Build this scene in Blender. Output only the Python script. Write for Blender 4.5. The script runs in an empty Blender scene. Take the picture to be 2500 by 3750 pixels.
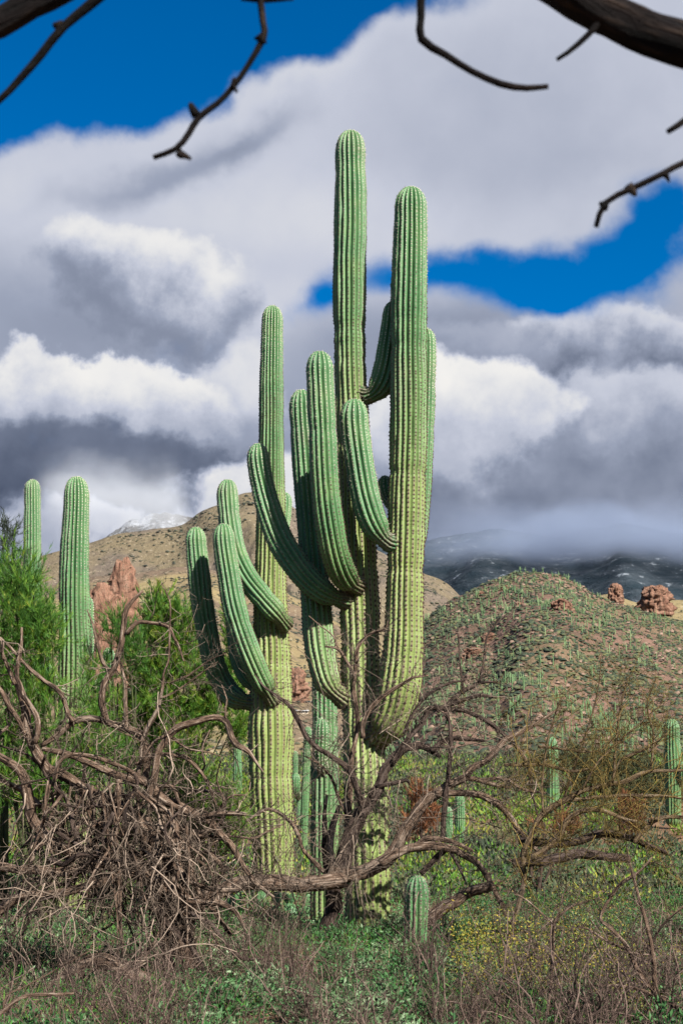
import bpy, math, random
import numpy as np
from mathutils import Vector
R = np.random.default_rng(7)
random.seed(7)
rad = math.radians

# ------------------------------------------------------------------ camera
F = 5208.0                      # focal length in photo pixels (50 mm on a 36 mm tall frame, 3750 px)
PITCH = math.atan((3000 - 1875) / F)
EYE = 1.6
SUN_AZ, SUN_EL = 36.0, 38.0     # sun stands behind the camera, this far round to the right
EXPO = 1.5
sc = bpy.context.scene
cd = bpy.data.cameras.new('camera'); cam = bpy.data.objects.new('camera', cd)
sc.collection.objects.link(cam); sc.camera = cam
cd.lens = 50; cd.sensor_width = 36; cd.sensor_fit = 'AUTO'
cd.clip_start = 0.05; cd.clip_end = 60000
cam.location = (0, 0, EYE); cam.rotation_euler = (math.pi / 2 + PITCH, 0, 0)
cd.dof.use_dof = True; cd.dof.focus_distance = 20.5; cd.dof.aperture_fstop = 5.2
sc.render.engine = 'CYCLES'
sc.cycles.use_denoising = True
sc.cycles.max_bounces = 5; sc.cycles.diffuse_bounces = 2; sc.cycles.glossy_bounces = 1
sc.cycles.transmission_bounces = 2; sc.cycles.volume_bounces = 2; sc.cycles.transparent_max_bounces = 6
sc.view_settings.view_transform = 'Standard'; sc.view_settings.look = 'None'
sc.view_settings.exposure = EXPO; sc.view_settings.gamma = 1
sc.view_settings.use_curve_mapping = False
cp, sp = math.cos(PITCH), math.sin(PITCH)


def P(x, y, Y):
    """the point at depth Y (metres ahead) that a photo pixel looks at"""
    cx, cz = (x - 1250) / F, -(y - 1875) / F
    s = Y / (cp - cz * sp)
    return np.array([cx * s, Y, EYE + s * (sp + cz * cp)])


def PXM(y, Y):
    cz = -(y - 1875) / F
    return Y / (cp - cz * sp) / F


# ------------------------------------------------------------------ node helper
class E:
    """tiny expression builder on a node tree"""
    def __init__(s, t, k): s.t, s.k = t, k
    def _m(s, op, *a, clamp=False):
        n = s.t.nodes.new('ShaderNodeMath'); n.operation = op; n.use_clamp = clamp
        for i, v in enumerate((s,) + a):
            if isinstance(v, E): s.t.links.new(v.k, n.inputs[i])
            else: n.inputs[i].default_value = v
        return E(s.t, n.outputs[0])
    def __add__(s, o): return s._m('ADD', o)
    __radd__ = __add__
    def __sub__(s, o): return s._m('SUBTRACT', o)
    def __rsub__(s, o): return (s * -1) + o
    def __mul__(s, o): return s._m('MULTIPLY', o)
    __rmul__ = __mul__
    def __truediv__(s, o): return s._m('DIVIDE', o)
    def pow(s, o): return s._m('POWER', o)
    def clamp(s): return s._m('ADD', 0.0, clamp=True)
    def exp(s): return s._m('EXPONENT')
    def sstep(s, a, b):
        n = s.t.nodes.new('ShaderNodeMapRange'); n.interpolation_type = 'SMOOTHSTEP'
        s.t.links.new(s.k, n.inputs[0]); n.inputs[1].default_value = a; n.inputs[2].default_value = b
        return E(s.t, n.outputs[0])


def noise_n(t, vec, scale, detail=4, rough=0.55, out=0, dist=0.0):
    n = t.nodes.new('ShaderNodeTexNoise'); n.inputs['Scale'].default_value = scale
    n.inputs['Detail'].default_value = detail; n.inputs['Roughness'].default_value = rough
    n.inputs['Distortion'].default_value = dist
    if vec is not None: t.links.new(vec, n.inputs['Vector'])
    return E(t, n.outputs[out])


def ramp_n(t, fac, stops, interp='LINEAR'):
    n = t.nodes.new('ShaderNodeValToRGB'); cr = n.color_ramp; cr.interpolation = interp
    while len(cr.elements) < len(stops): cr.elements.new(0.5)
    for e, (p, c) in zip(cr.elements, stops):
        e.position = p; e.color = (*c, 1)
    t.links.new(fac.k, n.inputs[0])
    return n.outputs[0]


def mixc(t, fac, a, b, mode='MIX'):
    n = t.nodes.new('ShaderNodeMix'); n.data_type = 'RGBA'; n.blend_type = mode
    if isinstance(fac, E): t.links.new(fac.k, n.inputs[0])
    else: n.inputs[0].default_value = fac
    for i, v in ((6, a), (7, b)):
        if isinstance(v, (tuple, list)): n.inputs[i].default_value = (*v, 1)
        else: t.links.new(v, n.inputs[i])
    return n.outputs[2]


# ------------------------------------------------------------------ sky
def pix_azel(x, y):
    p = P(x, y, 1000.0) - np.array([0, 0, EYE]); p /= np.linalg.norm(p)
    return math.atan2(p[0], p[1]), math.asin(p[2])


def make_sky():
    w = bpy.data.worlds.new('World'); sc.world = w; w.use_nodes = True
    w.cycles.sampling_method = 'MANUAL'; w.cycles.sample_map_resolution = 512
    t = w.node_tree; t.nodes.clear()
    out = t.nodes.new('ShaderNodeOutputWorld')
    sky = t.nodes.new('ShaderNodeTexSky'); sky.sky_type = 'NISHITA'; sky.sun_disc = False
    sky.sun_elevation = rad(SUN_EL); sky.sun_rotation = rad(180 - SUN_AZ)
    sky.altitude = 900; sky.air_density = 1.0; sky.dust_density = 0.3; sky.ozone_density = 3.0
    hs = t.nodes.new('ShaderNodeHueSaturation'); hs.inputs['Saturation'].default_value = 1.5; hs.inputs['Hue'].default_value = .504
    hs.inputs['Value'].default_value = 0.95
    t.links.new(sky.outputs[0], hs.inputs['Color'])
    bgs = t.nodes.new('ShaderNodeBackground'); bgs.inputs['Strength'].default_value = 0.05
    t.links.new(hs.outputs[0], bgs.inputs['Color'])
    tc = t.nodes.new('ShaderNodeTexCoord')
    sep = t.nodes.new('ShaderNodeSeparateXYZ'); t.links.new(tc.outputs['Generated'], sep.inputs[0])
    dx, dy, dz = (E(t, sep.outputs[i]) for i in range(3))
    az0 = dx._m('ARCTAN2', dy); el0 = dz._m('ARCSINE')
    D = tc.outputs['Generated']
    # ragged edges: the masses are read at a position shifted by turbulence
    nv = t.nodes.new('ShaderNodeTexNoise'); nv.inputs['Scale'].default_value = 8
    nv.inputs['Detail'].default_value = 6; nv.inputs['Roughness'].default_value = 0.5
    t.links.new(D, nv.inputs['Vector'])
    ns = t.nodes.new('ShaderNodeSeparateColor'); t.links.new(nv.outputs['Color'], ns.inputs[0])
    wa, wb = E(t, ns.outputs[0]) - 0.5, E(t, ns.outputs[1]) - 0.5
    az, el = az0 + wa * 0.16, el0 + wb * 0.11

    def blob(x, y, rx, ry, tilt=0.0):
        a, e = pix_azel(x, y)
        u, v = az - a, el - e
        c, s = math.cos(tilt), math.sin(tilt)
        uu, vv = (u * c + v * s) / (rx / F), (v * c - u * s) / (ry / F)
        return ((uu * uu + vv * vv) * -1.0).exp()

    big = noise_n(t, D, 3.2, 3, 0.5)
    fine = noise_n(t, D, 9, 8, 0.58)
    # gaps of blue in the cloud deck
    a1, e1 = pix_azel(0, 690); a2, e2 = pix_azel(1650, 150)
    sl = (e2 - e1) / (a2 - a1)
    above = el - (az * sl + (e1 - sl * a1))
    gap = above.sstep(-0.006, 0.030) * (az - pix_azel(1750, 0)[0]).sstep(0.06, -0.07) * 1.25
    for b in ((1620, 930, 330, 90, 0.0, 1.0), (2080, 1000, 360, 125, 0.05, 1.2), (2440, 900, 200, 140, 0.5, 1.0),
              (1195, 1090, 110, 100, 0, 1.0), (2120, 1110, 150, 80, 0, 0.8), (1400, 1010, 120, 80, 0, .45),
              (2520, 700, 120, 90, 0.2, .6)):
        gap = gap + blob(*b[:5]) * b[5]
    cov = 1.0 - gap + (fine - 0.5) * 1.3 + (big - 0.5) * 0.4
    alpha = cov.sstep(0.0, 0.85)
    # light and dark masses
    br = (big - 0.5) * 0.20 + el.sstep(.28, .42) * .20 + .50
    for x, y, rx, ry, ti, wgt in (
            (900, 540, 240, 45, .5, -.20), (560, 680, 330, 60, .35, -.22), (300, 1180, 330, 110, 0, -.12), (1760, 1180, 340, 120, 0, -.16),
            (1900, 380, 500, 250, 0, -.10), (1100, 330, 420, 60, .28, .06), (200, 800, 500, 90, 0, .06), (1500, 1300, 200, 120, 0, -.10),
            (1050, 760, 330, 130, 0, .07), (2150, 600, 500, 130, 0, -.08), (1450, 560, 200, 130, 0, -.06), (1000, 1150, 200, 150, 0, .14),
            (2150, 2020, 900, 90, 0, -.12), (240, 1900, 300, 80, 0.2, .10)):
        br = br + blob(x, y, rx, ry, ti) * wgt
    # heaped clouds, the far ones first: round bright heads over flat grey undersides
    n3 = t.nodes.new('ShaderNodeTexNoise'); n3.inputs['Scale'].default_value = 19; n3.inputs['Detail'].default_value = 8
    n3.inputs['Roughness'].default_value = .6; t.links.new(D, n3.inputs['Vector'])
    n3s = t.nodes.new('ShaderNodeSeparateColor'); t.links.new(n3.outputs['Color'], n3s.inputs[0])
    ha, he = az + (E(t, n3s.outputs[0]) - .5) * .075, el + (E(t, n3s.outputs[1]) - .5) * .065
    lump = E(t, n3s.outputs[2]) - .5
    for x, y, rx, ry, top, bot, soft in (
            (600, 1040, 390, 190, .93, .36, .75), (2350, 1330, 520, 190, .80, .22, .55), (1740, 1340, 330, 170, .56, .36, .9),
            (880, 1440, 300, 220, .86, .52, .8), (400, 1440, 440, 170, .98, .58, .6), (150, 1700, 900, 180, .24, .02, .9),
            (2280, 1600, 380, 200, .74, .40, .8), (1640, 1570, 420, 230, .99, .62, .6), (930, 1800, 330, 150, .96, .74, .8),
            (2120, 1950, 900, 230, .34, .20, .9), (520, 1880, 260, 80, .80, .66, .9)):
        a, e = pix_azel(x, y)
        u, v = (ha - a) / (rx / F), (he - e) / (ry / F)
        al = (u * u + v * v).sstep(1.35, 1.35 - soft * 1.05)
        sh = (v + u * .25 + lump * 2.0).sstep(-.85, .95) * (top - bot) + bot
        br = br + (sh - br) * al
    # relief of the cloud: how much thinner it gets towards the sun, read from the same noise
    off = t.nodes.new('ShaderNodeVectorMath'); off.operation = 'ADD'; off.inputs[1].default_value = (0.016, 0, 0.034)
    t.links.new(D, off.inputs[0])
    n1 = noise_n(t, D, 8, 6, 0.52); n2 = noise_n(t, off.outputs[0], 8, 6, 0.52)
    bil = ((noise_n(t, D, 17, 5, .5) - .5)._m('ABSOLUTE') * -2.0 + .16)
    low = (el0 * -1.0).sstep(-.34, -.16) * .8 + .2      # the deck overhead is smooth, the heaps lower down are lumpy
    br = br + ((n1 - n2) * 0.55 + bil * .30 + (fine - 0.5) * 0.10) * low
    col = ramp_n(t, br.clamp(), [(0.0, (.075, .095, .15)), (.25, (.16, .19, .27)), (.5, (.33, .37, .48)),
                                 (.72, (.57, .60, .70)), (.88, (.76, .765, .79)), (1.0, (.90, .885, .86))])
    bgc = t.nodes.new('ShaderNodeBackground'); t.links.new(col, bgc.inputs['Color'])
    bgc.inputs['Strength'].default_value = 1.0 / 2 ** EXPO
    mx = t.nodes.new('ShaderNodeMixShader'); t.links.new(alpha.k, mx.inputs[0])
    t.links.new(bgs.outputs[0], mx.inputs[1]); t.links.new(bgc.outputs[0], mx.inputs[2])
    t.links.new(mx.outputs[0], out.inputs['Surface'])


make_sky()
sl_ = bpy.data.lights.new('sun', 'SUN'); sl_.energy = 5.0; sl_.angle = rad(0.55); sl_.color = (1, .955, .88)
sun = bpy.data.objects.new('sun', sl_); sc.collection.objects.link(sun)
sdir = Vector((math.sin(rad(SUN_AZ)) * math.cos(rad(SUN_EL)), -math.cos(rad(SUN_AZ)) * math.cos(rad(SUN_EL)), math.sin(rad(SUN_EL))))
sun.rotation_euler = sdir.to_track_quat('Z', 'Y').to_euler()
sun.location = (10, -20, 30)


# ------------------------------------------------------------------ numpy noise and mesh helpers
def _h(i, j, k):
    n = (i * 374761393 + j * 668265263 + k * 1274126177) & 0x7fffffff
    n = ((n ^ (n >> 13)) * 1103515245) & 0x7fffffff
    return ((n ^ (n >> 16)) & 0xffff) / 65535.0


def vn(p):
    p = np.asarray(p, float); i = np.floor(p).astype(np.int64); f = p - i; f = f * f * (3 - 2 * f)
    r = 0
    for a in (0, 1):
        for b in (0, 1):
            for c in (0, 1):
                w = (f[..., 0] if a else 1 - f[..., 0]) * (f[..., 1] if b else 1 - f[..., 1]) * (f[..., 2] if c else 1 - f[..., 2])
                r = r + w * _h(i[..., 0] + a, i[..., 1] + b, i[..., 2] + c)
    return r


def fbm(p, oct=4, g=0.5):
    s, a, n = 0, 1.0, 0
    p = np.asarray(p, float)
    for o in range(oct):
        s = s + a * vn(p * 2 ** o + o * 17.3); n += a; a *= g
    return s / n - 0.5


def nrm(v): return v / np.maximum(np.linalg.norm(v, axis=-1, keepdims=True), 1e-9)


class MB:
    """collects faces of one mesh"""
    def __init__(s): s.v, s.q, s.t, s.n, s.a = [], [], [], 0, {}
    def add(s, v, q=None, t=None, **attr):
        v = np.asarray(v, float).reshape(-1, 3)
        s.v.append(v)
        if q is not None and len(q): s.q.append(np.asarray(q).reshape(-1, 4) + s.n)
        if t is not None and len(t): s.t.append(np.asarray(t).reshape(-1, 3) + s.n)
        for k, x in attr.items(): s.a.setdefault(k, []).append(np.broadcast_to(np.asarray(x, float), (len(v),) if np.ndim(x) < 2 else (len(v), 3)))
        s.n += len(v)
    def mesh(s, name, mat, smooth=False):
        me = bpy.data.meshes.new(name)
        v = np.concatenate(s.v) if s.v else np.zeros((0, 3))
        q = np.concatenate(s.q) if s.q else np.zeros((0, 4), int)
        t = np.concatenate(s.t) if s.t else np.zeros((0, 3), int)
        me.vertices.add(len(v)); me.vertices.foreach_set('co', v.astype(np.float32).ravel())
        loops = np.concatenate([q.ravel(), t.ravel()]).astype(np.int32)
        me.loops.add(len(loops)); me.loops.foreach_set('vertex_index', loops)
        starts = np.concatenate([np.arange(len(q)) * 4, len(q) * 4 + np.arange(len(t)) * 3]).astype(np.int32)
        me.polygons.add(len(starts)); me.polygons.foreach_set('loop_start', starts)
        me.update(calc_edges=True)
        if smooth: me.polygons.foreach_set('use_smooth', np.ones(len(starts), bool))
        for k, xs in s.a.items():
            x = np.concatenate(xs)
            if x.ndim == 2:
                at = me.attributes.new(k, 'FLOAT_VECTOR', 'POINT'); at.data.foreach_set('vector', x.astype(np.float32).ravel())
            else:
                at = me.attributes.new(k, 'FLOAT', 'POINT'); at.data.foreach_set('value', x.astype(np.float32))
        me.materials.append(mat); me.update()
        return me
    def build(s, name, mat, parent=None, smooth=False): return link(name, s.mesh(name, mat, smooth), parent)


def link(name, data, parent=None):
    o = bpy.data.objects.new(name, data); sc.collection.objects.link(o)
    if parent is not None:
        o.parent = parent
        o.location = -Vector(parent['_w']) if '_w' in parent else (0, 0, 0)
    return o


def thing(name, label, cat, group=None, at=(0, 0, 0)):
    """an Empty standing at the thing's base; parts are built in world coordinates and shifted under it"""
    o = bpy.data.objects.new(name, None); sc.collection.objects.link(o); o.location = tuple(float(c) for c in at)
    o.empty_display_size = 0.2
    _world[o.name] = Vector([float(c) for c in at])
    return tag(o, label, cat, group)


_world = {}


def part(name, data, parent, kind=None):
    o = bpy.data.objects.new(name, data); sc.collection.objects.link(o); o.parent = parent
    o.location = -_world[parent.name] if parent.name in _world else (0, 0, 0)
    if kind: o['kind'] = kind
    return o


def tag(o, label=None, cat=None, group=None, kind=None):
    if label: o['label'] = label
    if cat: o['category'] = cat
    if group: o['group'] = group
    if kind: o['kind'] = kind
    return o


def structure(name, mb, mat, smooth=True, label=None):
    o = mb.build(name, mat, None, smooth); o['kind'] = 'structure'
    if label: o['label'] = label
    return o


def tubes(mb, pts, rr, S=4, bark=False, rough=0.0, **attr):
    """pts (T,K,3), rr (T,K): many tapering tubes at once"""
    pts = np.asarray(pts, float); rr = np.asarray(rr, float)
    if pts.ndim == 2: pts, rr = pts[None], rr[None]
    T, K, _ = pts.shape
    if T == 0: return
    tan = nrm(np.gradient(pts, axis=1))
    ref = np.where(np.abs(tan[:, :1, 2:3]) > 0.9, np.array([1., 0, 0]), np.array([0, 0, 1.]))
    n = np.empty_like(pts); n[:, 0] = nrm(np.cross(tan[:, 0], ref[:, 0]))
    for k in range(1, K):
        n[:, k] = nrm(n[:, k - 1] - tan[:, k] * np.sum(n[:, k - 1] * tan[:, k], -1, keepdims=True))
    b = np.cross(tan, n)
    th = np.arange(S) / S * 2 * math.pi
    ring = n[:, :, None] * np.cos(th)[None, None, :, None] + b[:, :, None] * np.sin(th)[None, None, :, None]
    r4 = np.broadcast_to(rr[:, :, None, None], (T, K, S, 1)).copy()
    seg = np.linalg.norm(np.diff(pts, axis=1), axis=-1); ln = np.concatenate([np.zeros((T, 1)), np.cumsum(seg, 1)], 1)
    if rough > 0:
        q = np.stack(np.broadcast_arrays(np.cos(th)[None, None] * 1.3, np.sin(th)[None, None] * 1.3, ln[..., None] * 2.2), -1)
        q = q + R.random((T, 1, 1, 3)) * 50
        r4 *= (1 + rough * 2.2 * fbm(q * 1.6, 3))[..., None]
    v = pts[:, :, None] + ring * r4
    if bark:
        bk = np.stack(np.broadcast_arrays(np.cos(th)[None, None] * rr[..., None], np.sin(th)[None, None] * rr[..., None], ln[..., None] * 0.16), -1)
        attr['bk'] = (bk + R.random((T, 1, 1, 3)) * 9).reshape(-1, 3)
    idx = np.arange(T * K * S).reshape(T, K, S)
    a, c = idx[:, :-1], idx[:, 1:]
    q = np.stack([a, np.roll(a, -1, 2), np.roll(c, -1, 2), c], -1).reshape(-1, 4)
    tri = []
    for e, fl in ((0, 1), (K - 1, 0)):
        for s in range(1, S - 1):
            tr = (idx[:, e, 0], idx[:, e, s], idx[:, e, s + 1])
            tri.append(np.stack(tr[::-1] if fl else tr, -1))
    mb.add(v.reshape(-1, 3), q, np.concatenate(tri), **attr)


def spline(c, ds):
    """Catmull-Rom through rows of c (first three columns a point), resampled about every ds"""
    c = np.asarray(c, float); n = len(c)
    e = np.vstack([2 * c[0] - c[1], c, 2 * c[-1] - c[-2]])
    out = []
    for i in range(n - 1):
        p0, p1, p2, p3 = e[i:i + 4]
        L = np.linalg.norm(p2[:3] - p1[:3]); m = max(2, int(math.ceil(L / ds)))
        t = (np.arange(m) / m)[:, None]
        out.append(.5 * ((2 * p1) + (-p0 + p2) * t + (2 * p0 - 5 * p1 + 4 * p2 - p3) * t * t + (-p0 + 3 * p1 - 3 * p2 + p3) * t ** 3))
    out.append(c[-1:])
    return np.vstack(out)


def grow(p0, d0, L, r0, K=6, wig=.25, droop=0.0, tip=.35, drift=None):
    T = len(p0); pts = np.empty((T, K, 3)); pts[:, 0] = p0; d = nrm(np.asarray(d0, float))
    st = (np.broadcast_to(L, (T,)) / (K - 1))[:, None]
    for k in range(1, K):
        d = nrm(d + wig * R.normal(size=(T, 3)) + np.array([0, 0, -droop]) + (0 if drift is None else drift))
        pts[:, k] = pts[:, k - 1] + d * st
    rr = np.broadcast_to(r0, (T,))[:, None] * np.linspace(1, tip, K)[None]
    return pts, rr


def sprout(pts, rr, n, spread=.9, lo=.15, hi=1.0, side=None):
    """n sprouts on each tube: positions, directions, radius there"""
    T, K, _ = pts.shape
    u = R.uniform(lo, hi, (T, n)) * (K - 1); i = np.minimum(u.astype(int), K - 2); f = (u - i)[..., None]
    ii = np.arange(T)[:, None]
    p = pts[ii, i] * (1 - f) + pts[ii, i + 1] * f
    d = nrm(pts[ii, i + 1] - pts[ii, i])
    r = rr[ii, i]
    q = nrm(np.cross(d, R.normal(size=d.shape)))
    ang = spread * R.uniform(.55, 1.25, (T, n, 1))
    dd = d * np.cos(ang) + q * np.sin(ang)
    return p.reshape(-1, 3), dd.reshape(-1, 3), r.reshape(-1)


def blades(mb, p, d, L, w, fold=0.0, tri=False, **attr):
    """leaf-shaped diamonds, or plain slivers"""
    d = nrm(d); s = nrm(np.cross(d, R.normal(size=d.shape))); nrm_ = np.cross(d, s)
    L = np.broadcast_to(L, (len(p),))[:, None]; w = np.broadcast_to(w, (len(p),))[:, None]
    if tri:
        v = np.stack([p + s * w * .5, p - s * w * .5, p + d * L], 1)
        at = {k: np.repeat(np.broadcast_to(x, (len(p),)), 3) for k, x in attr.items()}
        mb.add(v.reshape(-1, 3), None, np.arange(len(p) * 3), **at)
        return
    v = np.stack([p, p + d * L * .5 + s * w * .5 + nrm_ * fold * w, p + d * L, p + d * L * .5 - s * w * .5 + nrm_ * fold * w], 1)
    i = np.arange(len(p))[:, None] * 4
    at = {k: np.repeat(np.broadcast_to(x, (len(p),)), 4) for k, x in attr.items()}
    mb.add(v.reshape(-1, 3), None, np.concatenate([i + np.array([0, 1, 2]), i + np.array([0, 2, 3])]), **at)


# ------------------------------------------------------------------ materials
ALB = .70      # overall reflectance level of the surfaces at this exposure


def mat(name, fn, rough=.85, spec=.25):
    m = bpy.data.materials.new(name); m.use_nodes = True
    t = m.node_tree; b = t.nodes['Principled BSDF']
    b.inputs['Roughness'].default_value = rough
    b.inputs['Specular IOR Level'].default_value = spec
    c, bump = fn(t)
    c = mixc(t, 1.0, c, (ALB, ALB, ALB), 'MULTIPLY')
    if isinstance(c, tuple): b.inputs['Base Color'].default_value = (*c, 1)
    else: t.links.new(c, b.inputs['Base Color'])
    if bump:
        h, dist, st = bump
        n = t.nodes.new('ShaderNodeBump'); n.inputs['Distance'].default_value = dist; n.inputs['Strength'].default_value = st
        t.links.new(h.k, n.inputs['Height']); t.links.new(n.outputs[0], b.inputs['Normal'])
    return m


def attr_n(t, name, out='Fac'):
    n = t.nodes.new('ShaderNodeAttribute'); n.attribute_name = name
    return E(t, n.outputs[out])


def pos_n(t): return t.nodes.new('ShaderNodeNewGeometry').outputs['Position']


def obj_rand(t): return E(t, t.nodes.new('ShaderNodeObjectInfo').outputs['Random'])


def m_cactus(t, hue=(1, 1, 1)):
    pos = pos_n(t)
    crest, dn = attr_n(t, 'crest'), attr_n(t, 'down')       # down: metres below the tip
    g = noise_n(t, pos, 2.3, 5)
    col = ramp_n(t, g, [(.3, (.046, .135, .046)), (.5, (.070, .178, .062)), (.7, (.105, .205, .070))])
    old = (dn + noise_n(t, pos, 1.1, 3) * 3.0).sstep(3.5, 8.0)
    col = mixc(t, old * .8, col, (.23, .275, .070))
    # corky brown line along the old crests, scars and freckles
    cork = crest.sstep(.80, .98) * (old * .85 + .10) * noise_n(t, pos, 7, 3).sstep(.38, .55)
    col = mixc(t, cork * .8, col, (.15, .095, .055))
    scar = (noise_n(t, pos, 6.5, 6, .65) + (dn.sstep(7.4, 8.2) * dn.sstep(9.2, 8.4)) * .10).sstep(.655, .715) * (old + .08)
    col = mixc(t, scar.clamp() * .8, col, (.20, .15, .095))
    col = mixc(t, attr_n(t, 'joint') * noise_n(t, pos, 8, 4).sstep(.36, .56) * .85, col, (.13, .095, .065))
    col = mixc(t, noise_n(t, pos, .9, 4).sstep(.56, .70) * .35, col, (.15, .17, .085))
    pale = noise_n(t, pos, 30, 2).sstep(.45, .75)
    col = mixc(t, pale * .18, col, (.15, .24, .14))
    sv = t.nodes.new('ShaderNodeMapping'); sv.inputs['Scale'].default_value = (3, 3, 30); t.links.new(pos, sv.inputs[0])
    return col, (noise_n(t, sv.outputs[0], 1.0, 3) * 1.0 + scar * .3, .02, .5)


def m_spine(t):
    dn = attr_n(t, 'down'); rnd = attr_n(t, 'rnd')
    a = (dn + rnd * 1.2).sstep(.9, 3.2)
    c = mixc(t, a, (.50, .46, .36), (.075, .042, .032))
    return c, None


def m_bark(t, lit=(.19, .125, .088), dk=(.018, .012, .010), pal=(.42, .33, .26)):
    n = t.nodes.new('ShaderNodeAttribute'); n.attribute_name = 'bk'
    v = n.outputs['Vector']
    s = noise_n(t, v, 40, 5, .68)
    w = noise_n(t, v, 9, 4, .6)
    c = ramp_n(t, s, [(.36, dk), (.45, tuple(x * .6 for x in lit)), (.55, lit), (.66, pal)])
    c = mixc(t, w.sstep(.54, .66) * .5, c, pal)
    c = mixc(t, noise_n(t, v, 17, 3).sstep(.56, .64) * .8, c, dk)
    return c, (s, .06, 1.0)


def m_twig(t, a=(.10, .066, .05), b=(.24, .19, .155)):
    r = attr_n(t, 'rnd')
    return ramp_n(t, r, [(0, a), (.55, tuple((x + y) / 2 for x, y in zip(a, b))), (1, b)]), None


def leafmat(name, stops, rough=.6, trans=.0):
    def fn(t):
        return ramp_n(t, attr_n(t, 'rnd'), stops), None
    m = mat(name, fn, rough, .3)
    if trans:
        t = m.node_tree; b = t.nodes['Principled BSDF']; o = t.nodes['Material Output']
        tr = t.nodes.new('ShaderNodeBsdfTranslucent'); mx = t.nodes.new('ShaderNodeMixShader'); mx.inputs[0].default_value = trans
        t.links.new(b.inputs['Base Color'].links[0].from_socket, tr.inputs['Color'])
        t.links.new(b.outputs[0], mx.inputs[1]); t.links.new(tr.outputs[0], mx.inputs[2]); t.links.new(mx.outputs[0], o.inputs['Surface'])
    return m


M = {}
M['cactus'] = mat('saguaro_skin', m_cactus, .55, .35)
M['spine'] = mat('saguaro_spines', m_spine, .6, .3)
M['bark'] = mat('dead_mesquite_bark', m_bark, .95, .1)
M['bark_dark'] = mat('dark_mesquite_bark', lambda t: m_bark(t, (.085, .058, .046), (.022, .016, .015), (.17, .13, .11)), .95, .1)
M['bark_black'] = mat('charred_bark', lambda t: m_bark(t, (.018, .014, .014), (.006, .005, .006), (.03, .025, .026)), .95, .1)
M['bark_over'] = mat('shade_darkened_bark', lambda t: m_bark(t, (.012, .009, .009), (.004, .004, .004), (.04, .027, .021)), .95, .1)  # near-black colour paints in the shade of the tree overhead
M['bark_tan'] = mat('tan_branch_bark', lambda t: m_bark(t, (.19, .13, .075), (.07, .045, .03), (.28, .22, .15)), .95, .1)
M['twig'] = mat('dead_twig', lambda t: m_twig(t, (.018, .012, .009), (.34, .26, .20)), .9, .1)
M['twig_brown'] = mat('brown_shrub_twig', lambda t: m_twig(t, (.020, .012, .010), (.22, .155, .125)), .9, .1)
M['twig_yellow'] = mat('olive_twig', lambda t: m_twig(t, (.05, .038, .016), (.26, .18, .05)), .9, .1)
M['pv'] = leafmat('palo_verde_foliage', [(0, (.026, .09, .010)), (.45, (.075, .20, .018)), (.8, (.17, .30, .028)), (1, (.34, .34, .045))], .6, .3)
M['pvbark'] = mat('palo_verde_bark', lambda t: (ramp_n(t, noise_n(t, pos_n(t), 4, 4), [(.35, (.018, .026, .008)), (.6, (.05, .065, .015))]), None), .7, .2)
M['bb'] = leafmat('brittlebush_leaves', [(0, (.014, .060, .014)), (.4, (.038, .125, .030)), (.75, (.085, .19, .065)), (1, (.20, .28, .15))], .6, .15)
M['green'] = leafmat('fresh_green_leaves', [(0, (.018, .10, .012)), (.6, (.045, .19, .020)), (1, (.15, .28, .04))], .65, .2)
M['yel'] = leafmat('yellowing_leaves', [(0, (.12, .17, .02)), (.6, (.26, .25, .03)), (1, (.42, .28, .03))], .65, .2)
M['dry'] = leafmat('dry_grass', [(0, (.04, .024, .018)), (.5, (.12, .072, .046)), (1, (.30, .20, .13))], .9)
M['rust'] = leafmat('rusty_dead_leaves', [(0, (.10, .035, .014)), (.5, (.21, .075, .028)), (1, (.32, .15, .06))], .9)
M['scrub'] = leafmat('hillside_scrub', [(0, (.022, .034, .022)), (.5, (.046, .064, .034)), (1, (.12, .125, .05))], .9)
M['scrub_dk'] = leafmat('mountain_bushes', [(0, (.026, .030, .026)), (.6, (.045, .052, .036)), (1, (.09, .09, .05))], .9)
M['hillcactus'] = leafmat('distant_saguaro_skin', [(0, (.06, .12, .045)), (.6, (.12, .21, .085)), (1, (.22, .31, .14))], .7)


def g0(X, Y):
    """height of the desert floor"""
    X = np.asarray(X, float); Y = np.asarray(Y, float)
    d = np.hypot(X, Y)
    s = np.where(d < 25, 0, np.where(d < 420, .048 * (d - 25) * np.minimum(1, (d - 25) / 30), 18.96 + .012 * (d - 420)))
    near = np.exp(-(d / 60) ** 2)
    b = .22 * fbm(np.stack([X * .25, Y * .25, 0 * X], -1), 3) * near * np.clip((d - 3) / 8, 0, 1)
    return np.where(d > 6000, np.minimum(s, 86), s) + b


def m_ground(t):
    p = pos_n(t)
    a = noise_n(t, p, .9, 6, .6); b = noise_n(t, p, 14, 5, .65)
    c = ramp_n(t, a, [(.3, (.115, .066, .038)), (.5, (.19, .112, .066)), (.7, (.25, .165, .10))])
    c = mixc(t, b.sstep(.55, .7) * .6, c, (.09, .055, .035))
    c = mixc(t, noise_n(t, p, .055, 5).sstep(.45, .62) * .55, c, (.085, .095, .04))
    return c, (b, .04, .8)


M['ground'] = mat('desert_soil', m_ground, .95, .1)


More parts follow.
